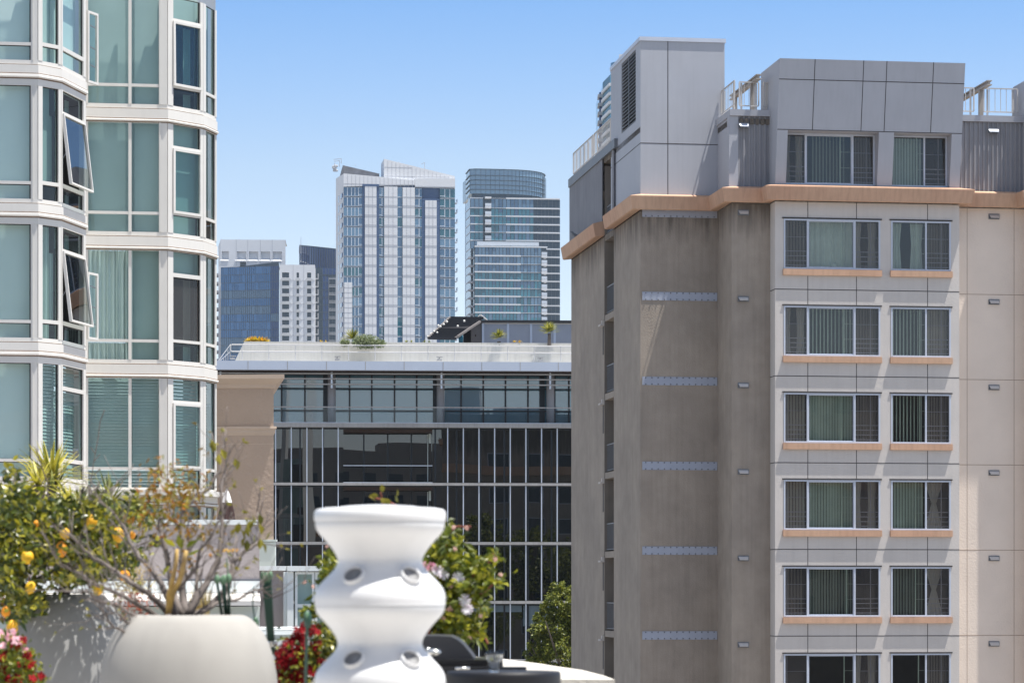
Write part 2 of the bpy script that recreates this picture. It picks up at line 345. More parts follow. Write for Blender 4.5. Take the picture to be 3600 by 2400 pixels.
# windows
STY = {  # per row: big = (left, middle, right), small = (left, right)
 0: (('dark', 'open_teal', 'mid'), ('closed', 'dark')), }
def slats(mb, F, a0, a1, z0, z1, b, pitch=.09, w=.085, ang=.35, gap=0):
    n = int((a1-a0)/pitch)
    for i in range(n):
        a = a0+(i+.5)*(a1-a0)/n
        if random.random() < gap: continue
        an = ang+rnd(-.12, .12); dx = math.cos(an)*w/2; db = math.sin(an)*w/2
        mb.quad(F.w(a-dx, b-db, z0), F.w(a+dx, b+db, z0), F.w(a+dx, b+db, z1), F.w(a-dx, b-db, z1))
def drape(mb, F, a0, a1, z0, z1, b, amp=.04, n=24, pinch=0):
    c = (a0+a1)/2
    for i in range(n):
        row = []
        for j, t in ((0, 0), (1, .45), (2, 1)):
            zz = z1+(z0-z1)*t; k = 1-pinch*(math.sin(math.pi*min(1, t*1.1)))
            for ii in (i, i+1):
                a = a0+(a1-a0)*ii/n; row.append(F.w(c+(a-c)*k, b+amp*math.sin(ii*2.1+math.sin(ii)), zz))
        mb.quad(row[0], row[1], row[3], row[2]); mb.quad(row[2], row[3], row[5], row[4])
def apt_window(F, h, cuts, styles, b=0.0, sill=True, hood=True, bay_=None):
    a0, a1, z0, z1 = h; W = a1-a0
    f = MB(); f.frame(F, a0+.005, a1-.005, z0+.005, z1-.005, .055, b-.015, b+.09)
    f.box(F, a0+.06, a1-.06, b-.03, b+.05, z0+.0, z0+.05)
    xs = [a0+.06]+[a0+W*c for c in cuts]+[a1-.06]
    for c in xs[1:-1]: f.box(F, c-.028, c+.028, b-.008, b+.08, z0+.06, z1-.06)
    for i in range(len(xs)-1):
        l, r_ = xs[i]+(.03 if i else 0), xs[i+1]-(.03 if i+2 < len(xs) else 0)
        if len(xs) == 4 and i == 1: f.frame(F, l, r_, z0+.06, z1-.06, .03, b+.02, b+.07)
    fr = f.build('window', 'frame_grey', rb)
    for i, st in enumerate(styles):
        l, r_ = xs[i]+(.028 if i else 0), xs[i+1]-(.028 if i+2 < len(xs) else 0); zz0, zz1 = z0+.06, z1-.06
        side = (i != 1) if len(styles) == 3 else (i == 1)
        p = MB(); p.quad(F.w(l, b+.045, zz0), F.w(r_, b+.045, zz0), F.w(r_, b+.045, zz1), F.w(l, b+.045, zz1))
        p.build('insect_screen' if side else 'pane', 'glass_screen' if side else 'glass_green', fr)
        if side:
            q = MB()
            for k in range(4):
                z = zz0+.08+k*.17*(z1-z0)/1.8; q.box(F, l, r_, b+.10, b+.125, z-.012, z+.012)
            q.box(F, l, r_, b+.135, b+.15, zz0+.66*(zz1-zz0)-.008, zz0+.66*(zz1-zz0)+.008)
            c = l+(r_-l)*(.12 if i == 0 else .7); q.box(F, c-.015, c+.015, b+.155, b+.175, zz0, zz1)
            q.build('guard_rail', 'frame_grey', fr)
        else:
            q = MB(); c = l+(r_-l)*rnd(.72, .86); q.box(F, c-.018, c+.018, b+.10, b+.13, zz0, zz1)
            for zf in (.34, .67): q.box(F, c+.02, r_, b+.105, b+.12, zz0+zf*(zz1-zz0)-.006, zz0+zf*(zz1-zz0)+.006)
            q.build('sash_bar', 'blind', fr)
        q = MB(); kind = st; mt = 'blind'
        if kind == 'closed': slats(q, F, l, r_, zz0+.02, zz1, b+.28, .10, .10, .28)
        elif kind == 'open': slats(q, F, l+.03, r_, zz0+.02, zz1, b+.28, .125, .06, .5)
        elif kind == 'half': slats(q, F, l+(r_-l)*.15, r_-(r_-l)*.1, zz0+.02, zz1, b+.28, .115, .06, .45); mt = 'blind_dark'
        elif kind == 'mid': slats(q, F, l, r_, zz0+.02, zz1, b+.28, .10, .09, .4); mt = 'blind_dark'
        elif kind == 'drape': drape(q, F, l, r_, zz0, zz1, b+.3); mt = 'curtain'
        elif kind == 'tied': drape(q, F, l+.02, l+(r_-l)*.8, zz0, zz1, b+.3, .03, 14, .75); mt = 'curtain'
        elif kind == 'part': drape(q, F, l, l+(r_-l)*.35, zz0, zz1, b+.3, .03, 10, .3); drape(q, F, r_-(r_-l)*.4, r_, zz0, zz1, b+.3, .03, 10, .2); mt = 'curtain'
        if q.f: q.build('blind', mt, fr)
    if sill:
        s = MB(); s.box(F, a0-.035, a1+.035, b-.11, b+.02, z0-.225, z0-.012); s.build('sill', 'orange', rb)
    if hood:
        s = MB(); s.box(F, a0-.05, a1+.05, b-.035, b+.02, z1+.002, z1+.045); s.build('drip_cap', 'dark_joint', rb)
rowst = [(('mid', 'drape', 'part'), ('part', 'mid')), (('part', 'open', 'mid'), ('open', 'closed')), (('closed', 'closed', 'mid'), ('open', 'mid')),
         (('closed', 'closed', 'part'), ('closed', 'tied')), (('half', 'mid', 'dark'), ('mid', 'tied')), (('dark', 'dark', 'part'), ('dark', 'mid'))]
rm = MB()
for k in range(6):
    apt_window(Ff, HB[k], (.247, .735), rowst[k][0]); apt_window(Ff, HS[k], (.585,), rowst[k][1])
    rm.room(Ff, HB[k], .162, 2.6); rm.room(Ff, HS[k], .162, 2.6)
# small ornaments on sills inside row two: a lamp shade
q = MB(); a = Ff.a(2936); q.lathe(Ff.w(a, .2, HB[0][2]+.06), [(.001, .19), (.07, .17), (.12, .08), (.13, .05), (.05, .04), (.05, 0)], 14); q.build('table_lamp', 'curtain', rb, True)
# cornice along the whole building
path = [FL.at(aN1+.02), R3, R2, R1, R0, B0, B1, B2, E1, E2, E3]
cp = [(.0, ZC0+.04), (.30, ZC0), (.36, ZC0+.02), (.44, ZC1-.04), (.44, ZC1), (-.05, ZC1+.12)]
m = MB(); m.sweep(path, cp); m.sweep([L0, FL.at(aN2-.02)], [(o, z-.0) for o, z in cp]); m.build('cornice', 'orange', rb)
# the niche: slabs, guard rails, door glass
for k in range(0, 9):
    zt = FL.z(2140, 1100+279.0*(k-1), 0) if k else FL.z(2140, 816, 0)
    s = MB(); s.box(FL, aN2, aN1, .02, 1.69, zt-.24, zt); s.build('balcony_slab', 'conc_dark', rb)
    r = MB(); n = 9
    for i in range(n): a = aN2+.12+(aN1-aN2-.24)*i/(n-1); r.box(FL, a-.012, a+.012, .09, .115, zt+.10, zt+1.05)
    r.box(FL, aN2+.03, aN1-.03, .085, .12, zt+1.05, zt+1.09); r.box(FL, aN2+.03, aN1-.03, .085, .12, zt+.07, zt+.10); r.build('balcony_railing', 'rail_grey', rb)
    s = MB(); s.box(FL, aN1-1.2, aN1-.2, 1.66, 1.69, zt+.02, zt+2.2); s.build('balcony_door', 'shade_mid', rb)
    if k:
        sc = MB(); s0 = aN2-.5; sc.box(FL, s0, s0+.5, -.16, .0, zt-.40, zt-.34); sc.box(FL, s0+.35, s0+.5, -.10, .0, zt-.34, zt-.20); sc.build('scupper', 'conc_bay', rb)
        st = MB(); st.box(FL, s0+.12, s0+.36, -.003, .01, zt-1.5, zt-.41); st.build('run_off_stain', 'dark_joint', rb)
# vents
def vent(F, px, py, mt, dy=.16, w=.36):
    a = F.a(px); z = F.z(px, py)
    o = MB(); o.frame(F, a-w/2-.02, a+w/2+.02, z-.09, z+.10, .035, -.03, .005); fr_o = o.build('wall_vent', 'rail_grey', rb); o = MB()
    o.quad(F.w(a-w/2, -.02, z+.07), F.w(a+w/2, -.02, z+.07), F.w(a+w/2-.02, -.12, z-.03), F.w(a-w/2+.02, -.12, z-.03))
    o.quad(F.w(a-w/2+.02, -.12, z-.03), F.w(a+w/2-.02, -.12, z-.03), F.w(a+w/2-.02, -.12, z-.055), F.w(a-w/2+.02, -.12, z-.055))
    o.build('vent_hood', mt, fr_o); h = fr_o
    q = MB(); q.quad(F.w(a-w/2, -.012, z-.08), F.w(a+w/2, -.012, z-.08), F.w(a+w/2, -.012, z+.08), F.w(a-w/2, -.012, z+.08)); q.build('vent_opening', 'gasket', h)
for k in range(6): vent(Fe, 3494, 762+300*k+(0 if k < 2 else 0), 'conc_bay'); vent(Fr1, 2613, 748+303.5*k, 'conc_bay')
vent(Fr1, 2614, 442, 'frame_grey', w=.34); vent(Fe, 3492, 461, 'frame_grey', w=.38)
# bolted steel plates on the recessed front
for k in range(6):
    y = 1042+297.5*k
    if k == 0: ys = [(750, True), (1042, False)]
    else: ys = [(y, False)]
    for yy, top in ys:
        z = Fn.z(2390, yy); a0 = Fn.a(2258); a1 = Fn.a(2522)
        s = MB(); s.box(Fn, a0, a1-.01, -.02, .0, z-.15, z+.15 if not top else z+.13); 
        nf_ = len(s.f); bt = s
        for i in range(12):
            a = a0+.12+i*(a1-a0-.2)/11.2
            for dz in (-.115, .115): bt.blob(Fn.w(a, -.03, z+dz), .026, .026, .026, 6, 4)
        s.build('steel_plate', ['plate', 'rail_grey'], rb, second=nf_)
# upper storey: corrugated walls
def corr(mb, F, a0, a1, z0, z1, b=0, pitch=.165, amp=.05):
    n = int((a1-a0)/pitch); xs = []
    for i in range(n):
        s0 = a0+(a1-a0)*i/n; p_ = (a1-a0)/n
        xs += [(s0, 0), (s0+.3*p_, 0), (s0+.42*p_, amp), (s0+.88*p_, amp)]
    xs.append((a1, 0))
    for (x0, d0), (x1, d1) in zip(xs, xs[1:]): mb.quad(F.w(x0, b+d0, z0), F.w(x1, b+d1, z0), F.w(x1, b+d1, z1), F.w(x0, b+d0, z1))
ZU = ZC1+.06
def off(F, d): return Fr(F.at(0, d), F.at(F.len, d))
FLu = Fr(FL.at(-.0, -.08), FL.at(FL.len, -.08)); aT = FL.len-6.05
c = MB(); corr(c, FLu, 0, aN2-.05, ZU-.05, ROOF-.32, pitch=.22); c.build('dark_cladding', 'corrugated', rb); c = MB(); corr(c, FLu, aN1, FL.len-5.0, ZU-.05, ROOF-.32, pitch=.22); c.build('dark_cladding', 'corrugated', rb)
c = MB(); c.box(FLu, -.0, FL.len-4.6, -.05, .3, ROOF-.34, ROOF); c.build('roof_coping', 'rail_grey', rb)
c = MB(); c.box(FLu, aN2-.05, aN1, .9, .95, ZU-.3, ROOF-.34); c.build('niche_panel', 'corrugated', rb)
Fs2 = off(Fs, .0)
c = MB(); corr(c, off(Fr1, .1), .25, Fr1.len, ZU, ROOF-.22); c.build('corrugated_panel', 'corrugated', rb); c = MB(); corr(c, off(Fe, .1), -.02, Fe.len+.02, ZU, ROOF-.22); c.build('corrugated_panel', 'corrugated', rb)
c = MB(); c.box(off(Fs, .0), .0, Fs.len-.1, .0, .05, ZU, ROOF-.22); c.box(off(Fr1, .1), -.08, .25, -.02, .3, ZU, ROOF-.22); c.build('corner_panel', 'panel_grey', rb)
c = MB(); c.sweep([R2, R1+V*.06, R0+V*.06], [(-.3, ROOF-.2), (.06, ROOF-.22), (.07, ROOF), (-.3, ROOF)]); c.build('roof_coping', 'panel_grey', rb); c = MB(); c.sweep([B2+V*.06, E1+V*.06], [(-.3, ROOF-.2), (.06, ROOF-.22), (.07, ROOF), (-.3, ROOF)]); c.build('roof_coping', 'panel_grey', rb)
c = MB(); c.prism([L0, R3, R2, R1+V*.1, R0+V*.1, B0+V*1.0, B1+V*1.0, E1+V*.2, E3+V*.5, E3+V*14.5], ROOF-.5, ROOF-.3); c.build('roof', 'conc_dark', rb)
# louvre tower
Ft = Fr(R3-V*.03, R3-V*.03+U*3.09); TT = 19.98
FTs = Fr(R3+V*6.05, R3-V*.03)
louv = (FTs.a(2185), FTs.a(2235), 0, 0); lz1 = FTs.z(2210, 200); lz0 = FTs.z(2210, 448)
hL = (louv[0], louv[1], lz0, lz1)
m = MB(); m.holes(Ft, 0, 3.09, ZU, TT-.14, []); m.holes(FTs, 0, FTs.len, ZU-.02, TT-.14, [hL], .25)
Ftr = Fr(Ft.at(3.09), Ft.at(3.09, 6)); m.holes(Ftr, 0, 6, ZU, TT-.14, []); Ftb = Fr(Ft.at(3.09, 6), FTs.at(0)); m.holes(Ftb, 0, Ftb.len, ZU, TT-.14, [])
m.build('stair_tower', 'panel_grey', rb)
m = MB(); m.prism([Ft.at(-.04, -.04), Ft.at(3.13, -.04), Ft.at(3.13, 6.1), Ft.at(-.04, 6.1)], TT-.14, TT); m.build('tower_coping', 'frame_grey', rb)
m = MB()
for F, zz in ((Ft, ZU), (FTs, ZU)):
    z = F.z(2250, 503) if F is Ft else Ft.z(2250, 503); m.box(F, 0, F.len, -.004, .01, z-.014, z+.014)
a = Ft.a(2348); m.box(Ft, a-.014, a+.014, -.003, .01, ZU, TT-.14); m.build('tower_joint', 'dark_joint', rb)
m = MB(); n = 20
for i in range(n):
    z = lz0+(lz1-lz0)*(i+.5)/n; m.quad(FTs.w(hL[0], .03, z-.01), FTs.w(hL[1], .03, z-.01), FTs.w(hL[1], .20, z+.05), FTs.w(hL[0], .20, z+.05)); m.box(FTs, hL[0], hL[1], .01, .035, z-.03, z-.005)
am = (hL[0]+hL[1])/2; m.box(FTs, am-.03, am+.03, -.0, .03, lz0, lz1); m.build('louvre', 'rail_grey', rb)
m = MB(); m.quad(FTs.w(hL[0]-.1, .26, lz0-.1), FTs.w(hL[1]+.1, .26, lz0-.1), FTs.w(hL[1]+.1, .26, lz1+.1), FTs.w(hL[0]-.1, .26, lz1+.1)); m.build('louvre_backing', 'gasket', rb)
# canted top bay: leans outward toward the top
TZ = Ff.z(2740, 219); ZW1 = Ff.z(2760, 463); ZW0 = Ff.z(2760, 632)
def lean(z): return -.70*max(0, (z-ZU))/(TZ-ZU)-.02
class Cant(Fr):
    def w(s, a, b, z): q = s.p+s.u*a+s.v*(b+(lean(z) if b < 1.2 else lean(z)*0)); return Vector((q.x, q.y, z))
Fc = Cant(B0, B1)
ho = [(Ff.a(2762), Ff.a(3082), ZU+.02, ZW1), (Ff.a(3135), Ff.a(3337), ZU+.02, ZW1)]
m = MB(); m.holes(Fc, 0, Fc.len, ZU, TZ, ho, .0)
for h in ho:   # reveals run back to the plumb window plane
    x0, x1, y0, y1 = h; D = .28
    W_ = lambda a, z: Ff.w(a, D, z)
    m.quad(Fc.w(x0, 0, y0), W_(x0, y0), W_(x0, y1), Fc.w(x0, 0, y1)); m.quad(Fc.w(x1, 0, y0), Fc.w(x1, 0, y1), W_(x1, y1), W_(x1, y0))
    m.quad(Fc.w(x0, 0, y1), W_(x0, y1), W_(x1, y1), Fc.w(x1, 0, y1)); m.quad(Fc.w(x0, 0, y0), Fc.w(x1, 0, y0), W_(x1, y0), W_(x0, y0))
bt_ = 2.2
pL0, pL1 = Fc.w(0, 0, ZU), Fc.w(0, 0, TZ); qL0, qL1 = Ff.w(0, bt_, ZU), Ff.w(0, bt_, TZ)
m.quad(qL0, pL0, pL1, qL1); pR0, pR1 = Fc.w(Fc.len, 0, ZU), Fc.w(Fc.len, 0, TZ); qR0, qR1 = Ff.w(Fc.len, bt_, ZU), Ff.w(Fc.len, bt_, TZ)
m.quad(pR0, qR0, qR1, pR1); m.quad(pL1, pR1, qR1, qL1); m.quad(qR0, qL0, qL1, qR1); m.build('canted_penthouse', 'panel_grey', rb)
m = MB()
z = ZW1+.02; zz2 = Ff.z(2760, 290)
for zq in (z, zz2):
    m.box(Fc, 0, Fc.len, -.004, .01, zq-.014, zq+.014)
for px in (2848, 3018, 3099, 3262):
    a = Ff.a(px); i = len(m.v); m.ext(Fc, [(a-.013, ZW1+.035), (a+.013, ZW1+.035), (a+.013, TZ-.0), (a-.013, TZ-.0)], -.003, .01)
m.build('panel_joint', 'dark_joint', rb)
wz0 = ZU+.08
for h, cu, st in ((ho[0], (.235, .755), ('part', 'half', 'mid')), (ho[1], (.60,), ('closed', 'dark'))):
    apt_window(Ff, (h[0]+.0, h[1]-.0, wz0, ZW1-.0), cu, st, b=.24, sill=False, hood=False)
    rm.room(Ff, h, .42, 2.1, .2)
rm.build('room_interior', 'interior', rb)
# roof railings and davit arms
def railing(F, a0, a1, b, z0, n, h=1.05, posts=(0, 1)):
    r = MB(); zb = z0+.17
    r.box(F, a0, a1, b-.02, b+.02, z0+h-.04, z0+h); r.box(F, a0, a1, b-.02, b+.02, zb, zb+.04)
    for i in range(n+1): a = a0+(a1-a0)*i/n; w_ = .022 if i in (0, n) else .009; r.box(F, a-w_, a+w_, b-w_, b+w_, zb+.04, z0+h-.04)
    for p_ in posts: a = a0+(a1-a0)*(.12+.76*p_); r.box(F, a-.03, a+.03, b+.021, b+.07, z0-.1, z0+h-.05)
    return r.build('roof_railing', 'rail_white', rb)
zr = ROOF
railing(Fr1, .35, 1.05, .35, zr, 4); railing(Fr1, 1.22, 1.39, .35, zr, 2, posts=(1,))
railing(Fe, -.05, Fe.a(3434), .35, zr, 3); railing(Fe, Fe.a(3469), Fe.a(3588), .35, zr, 6)
railing(Fs, .1, Fs.len-.1, .12, zr, 9); railing(FLu, .3, FL.len-10.2, .12, zr, 20, posts=(0, .25, .5, .75, 1)); railing(FLu, FL.len-10.0, FL.len-6.2, .12, zr, 14)
def davit(F, px):
    a = F.a(px+22, -.3); zb = ROOF+1.06; d = MB(); d.box(F, a-.09, a+.09, -.3, 4.1, zb+.11, zb+.15); d.box(F, a-.09, a+.09, -.3, 4.1, zb-.03, zb+.01); d.box(F, a-.03, a+.03, -.28, 4.1, zb+.01, zb+.11)
    for b in (.65, 3.5): d.box(F, a-.075, a+.075, b, b+.15, ROOF+.05, zb-.03); d.box(F, a-.11, a+.11, b-.04, b+.19, ROOF-.2, ROOF+.05)
    d.build('davit_arm', 'davit_paint', rb)
davit(Fr1, 2646); davit(Fe, 3457)
# next bay at the frame edge
c = MB(); c.box(Fe2, .0, 7, -.5, 2, ZU, TZ-.3); c.build('canted_penthouse', 'panel_grey', rb)
# pigeon
a = FL.a(2048); zp = ZC1-.02
pg = thing('pigeon', 'dark pigeon standing on the orange cornice at the far corner', 'bird', FL.w(a, -.3, zp))
b_ = MB(); c0 = FL.w(a, -.3, zp)
b_.tube([c0+Vector((.34, 0, .02)), c0+Vector((.2, 0, .10)), c0+Vector((.05, 0, .15)), c0+Vector((-.08, 0, .24)), c0+Vector((-.12, 0, .31)), c0+Vector((-.17, 0, .33)), c0+Vector((-.21, 0, .32))], [.015, .05, .085, .06, .04, .035, .006], 8)
b_.tube([c0+Vector((.03, 0, 0)), c0+Vector((.03, 0, .1))], [.008, .01], 5); b_.tube([c0+Vector((.06, .03, 0)), c0+Vector((.06, .02, .1))], [.008, .01], 5)
b_.build('body', 'rail_grey', pg, True)
# ================================================================ LEFT BUILDING (curved window bays)
lb = thing('apartment_tower', 'white metal and glass apartment tower with curved window bays and pale teal shades', 'building', (-8.25, 68.1, GZ))
ang = lambda t: Vector((1, t)).normalized()
C1 = Vector((-10.425, 62.5)); C2 = C1+Vector((.416, .50)); C3 = C2+Vector((.306, 1.59)); C0 = C1-U*9
A1 = Vector((-8.254, 68.1)); A2 = A1+Vector((.743, .89)); A3 = A2+Vector((.2265, .906)); A0 = A1-U*2.2
def zr_(Yv, py): return (HY-py)/F0*Yv
ST = 3.05
def bay_storeys(pts, Yref, y0, per, n, faces):
    """spandrel bands, posts, panes for each storey; y values are photo heights at depth Yref for storey 0"""
    fr = [Fr(pts[i], pts[i+1]) for i in range(len(pts)-1)]
    px = Yref/F0
    for k in range(-1, n):
        zh = zr_(Yref, y0)-k*per*px          # head line of storey k
        L = lambda d: zh-d*px                # d = pixels below head
        # sweep bands: sill frame, band, lip
        b = MB(); b.sweep(pts, [(.02, L(faces['bot']+2)), (.02, L(faces['band0'])), (-.12, L(faces['band0'])), (-.12, L(faces['bot']+2))])
        b.sweep(pts, [(.05, L(faces['band0']+3)), (.05, L(faces['band1'])), (-.12, L(faces['band1'])), (-.12, L(faces['band0']+3))])
        b.sweep(pts, [(.075, L(faces['band1']+3)), (.085, L(faces['lip']-4)), (.06, L(faces['lip'])), (-.12, L(faces['lip'])), (-.12, L(faces['band1']+3))])
        sp = b.build('spandrel_band', 'white_paint', lb)
        s = MB(); s.sweep(pts, [(.012, L(faces['band0'])), (.012, L(faces['band0']+3)), (-.1, L(faces['band0']+3)), (-.1, L(faces['band0']))])
        s.sweep(pts, [(.06, L(faces['band1'])), (.06, L(faces['band1']+3)), (-.1, L(faces['band1']+3)), (-.1, L(faces['band1']))])
        s.sweep(pts, [(.045, L(faces['lip'])), (.045, L(faces['lip']+3)), (-.1, L(faces['lip']+3)), (-.1, L(faces['lip']))])
        s.build('seam', 'rust_line', sp)
        h = MB(); h.sweep(pts, [(.03, L(faces['lip']+4)), (.03, L(faces['per']+2)), (-.12, L(faces['per']+2)), (-.12, L(faces['lip']+4))]); h.build('head_rail', 'white_frame', sp)
        yield k, fr, L
def post(F, a, w, z0, z1, m, out=.03): m.box(F, a-w/2, a+w/2, -out, .08, z0, z1)
def lite(F, a0, a1, z0, z1, parent, shade='shade_cloth', gl='glass_teal', gask=True, sh_to=1.0, extra=None, pname='pane', db=.22):
    p = MB(); p.quad(F.w(a0, .03, z0), F.w(a1, .03, z0), F.w(a1, .03, z1), F.w(a0, .03, z1)); pa = p.build(pname, gl, parent)
    if gask:
        g = MB(); g.box(F, a1-.028, a1, .005, .028, z0, z1); g.box(F, a0, a1-.028, .01, .028, z1-.018, z1); g.build('gasket', 'gasket', pa)
    s = MB(); zb = z1-(z1-z0)*sh_to
    if shade == 'slats':
        n = max(4, int((z1-z0)/.075))
        for i in range(n): z = z0+(z1-z0)*i/n; s.quad(F.w(a0-.05, db, z), F.w(a1+.1, db, z), F.w(a1+.1, db+.03, z+.076), F.w(a0-.05, db+.03, z+.076))
        s.build('venetian_blind', 'shade_mid', pa)
    elif shade == 'drape':
        drape(s, F, a0-.05, a1+.1, z0, z1, db, .05, 30); s.build('curtain', 'shade_cloth', pa)
    elif shade:
        s.quad(F.w(a0-.15, db, zb), F.w(a1+.15, db, zb), F.w(a1+.15, db, z1+.1), F.w(a0-.15, db, z1+.1)); s.build('roller_shade', shade, pa)
    if shade is None or sh_to < 1:
        s = MB(); s.room(F, (a0, a1, z0, z1), .13, 1.5, .35)
        s.build('room', 'interior', pa)
        s = MB(); drape(s, F, a1-.22, a1, z0, z1, .35, .03, 8); s.build('curtain', 'shade_mid', pa)
    return pa
def sash(F, a0, a1, z0, z1, tilt, parent, gl='glass_awning', edge=.042):
    """awning sash hinged at its top, swung out by tilt"""
    m = MB(); T = math.sin(tilt); Cc = math.cos(tilt)
    class S(Fr):
        def w(s, a, b, z): h = z1-z; return Fr.w(s, a, -T*h+b*Cc-.05, z1-h*Cc-b*T*.5)
    Fz = S(F.p, F.p+F.u*F.len)
    m.frame(Fz, a0, a1, z0, z1, edge, -.02, .05); s = m.build('window_sash', 'white_frame', parent)
    p = MB(); p.quad(Fz.w(a0+edge, .02, z0+edge), Fz.w(a1-edge, .02, z0+edge), Fz.w(a1-edge, .02, z1-edge), Fz.w(a0+edge, .02, z1-edge)); p.build('pane', gl, s)
    if tilt > .02:
        q = MB(); zz = z0+(z1-z0)*.45; q.bar(Fz.w(a0+.02, .04, zz), Fr.w(F, a0+.03, .05, zz-.25), .012); q.build('stay_arm', 'rail_grey', s)
    return s
# ---- right-hand bay (further back)
PB = [(A0.x, A0.y), (A1.x, A1.y), (A2.x, A2.y), (A3.x, A3.y)]
fB = dict(per=448, bot=384, band0=400, band1=436, lip=447)
shB = {-1: ('shade_mid', 'shade_mid'), 0: ('shade_mid', 'shade_mid'), 1: ('drape', None), 2: ('slats', 'slats'), 3: ('slats', 'slats')}
for k, fr, L in bay_storeys(PB, 68.1, 431, 448, 4, fB):
    F1, F2, F3 = fr; zt, zb = L(2), L(384+2)
    w = MB(); aL = F1.a(310); aM = F1.a(457); aR = F1.len-.20
    post(F1, F1.len-.10, .20, zb, zt, w); post(F1, F1.len-.17, .035, zb, zt, w, .045); post(F1, aM, .075, zb, zt, w); post(F1, aL-.06, .12, zb, zt, w)
    zt1, zt0 = L(315), L(325)
    w.box(F1, aL, aM-.038, -.025, .06, zt0, zt1); w.box(F1, aM+.038, F1.len-.2, -.025, .06, zt0, zt1)
    w.box(F2, .0, .17, -.03, .08, zb, zt); w.box(F2, F2.len-.09, F2.len, -.03, .08, zb, zt); w.box(F3, 0, .18, -.03, .08, zb, zt); w.box(F3, F3.len-.10, F3.len, -.03, .08, zb, zt)
    F2a, F2b = .17, F2.len-.09; zq1, zq0 = L(78), L(92)
    w.box(F2, F2a, F2b, -.028, .06, zq0, zq1); w.box(F2, F2a, F2b, -.028, .06, L(322), L(312))
    w.box(F3, .18, F3.len-.10, -.028, .06, L(312), L(322))
    fm = w.build('window_frame', 'white_frame', lb)
    s1, s2 = shB[k] if k in shB else ('shade_mid', 'shade_mid')
    lite(F1, aL, aM-.038, zt1, zt, fm, s1, gask=False); lite(F1, aM+.038, F1.len-.2, zt1, zt, fm, s2 if s2 else 'shade_mid', gask=False)
    lite(F1, aL, aM-.038, zb, zt0, fm, s1, gask=False); lite(F1, aM+.038, F1.len-.2, zb, zt0, fm, s2 if s2 else 'shade_mid', gask=False)
    sd = 'slats' if k == 2 else (None if k in (-1, 1) else 'shade_mid')
    lite(F2, F2a, F2b, zq1, zt, fm, sd or 'shade_mid', 'glass_side'); lite(F2, F2a, F2b, zb, L(322), fm, sd, 'glass_side')
    lite(F2, F2a, F2b, L(312), zq0, fm, sd, 'glass_side' if k != 1 else 'glass_screen', extra=1)
    if k != 1: sash(F2, F2a-.02, F2b+.02, L(316), zq0+.03, 0.0 if k != -1 else .012, fm, 'glass_side', .06)
    lite(F3, .18, F3.len-.10, L(312), zt, fm, 'slats' if k == 2 else 'shade_mid', 'glass_side'); lite(F3, .18, F3.len-.10, zb, L(322), fm, None if k == 0 else 'shade_mid', 'glass_side')
# ---- left-hand bay (nearer)
PA = [(C0.x, C0.y), (C1.x, C1.y), (C2.x, C2.y), (C3.x, C3.y)]
fA = dict(per=487, bot=398, band0=414, band1=446, lip=462)
for k, fr, L in bay_storeys(PA, 62.5, 300, 487, 4, fA):
    F1, F2, F3 = fr; zt, zb = L(2), L(400)
    w = MB(); a1 = F1.a(108); aq = F1.a(-260)
    w.box(F1, a1, F1.len, -.02, .08, zb, zt); w.box(F1, a1+.035, a1+.06, -.035, -.02, zb, zt); post(F1, aq, .1, zb, zt, w)
    w.box(F1, aq+.05, a1, -.025, .06, L(349), L(338)); w.box(F1, 0, aq-.05, -.025, .06, L(349), L(338))
    w.box(F2, .0, .12, -.03, .08, zb, zt); w.box(F2, F2.len-.07, F2.len, -.03, .08, zb, zt)
    w.box(F2, .12, F2.len-.07, -.028, .06, L(347), L(334))
    w.box(F3, 0, .10, -.03, .08, zb, zt); w.box(F3, F3.len-.16, F3.len, -.03, .08, zb, zt)
    w.box(F3, .10, F3.len-.16, -.028, .06, L(90), L(76)) ; w.box(F3, .10, F3.len-.16, -.028, .06, L(346), L(332))
    fm = w.build('window_frame', 'white_frame', lb)
    for x0, x1 in ((0.0, aq-.05), (aq+.05, a1)):
        lite(F1, x0, x1, L(338), zt, fm, 'shade_cloth', gask=True); lite(F1, x0, x1, zb, L(349), fm, 'shade_cloth')
    s_ = {1: 'drape', 2: 'slats', 0: 'shade_mid'}.get(k, 'shade_cloth')
    lite(F2, .12, F2.len-.07, L(334), zt, fm, s_, 'glass_side'); lite(F2, .12, F2.len-.07, zb, L(347), fm, s_ if k else None, 'glass_side')
    sd = 'slats' if k == 2 else (None if k in (0, 1) else 'shade_cloth')
    b0, b1 = .10, F3.len-.16
    if k >= 0: lite(F3, b0, b1, L(76), zt, fm, sd, 'glass_side')
    if k in (0, 1):
        sash(F3, b0-.03, b1+.05, L(336), L(84), .12, fm)
        rr = MB(); rr.room(F3, (b0, b1, L(340), L(80)), .09, 1.0, .12); rr.build('room', 'interior', fm)
    else: lite(F3, b0, b1, L(332), zt if k < 0 else L(90), fm, sd, 'glass_side')
    lite(F3, b0, b1, zb, L(346), fm, sd, 'glass_side')
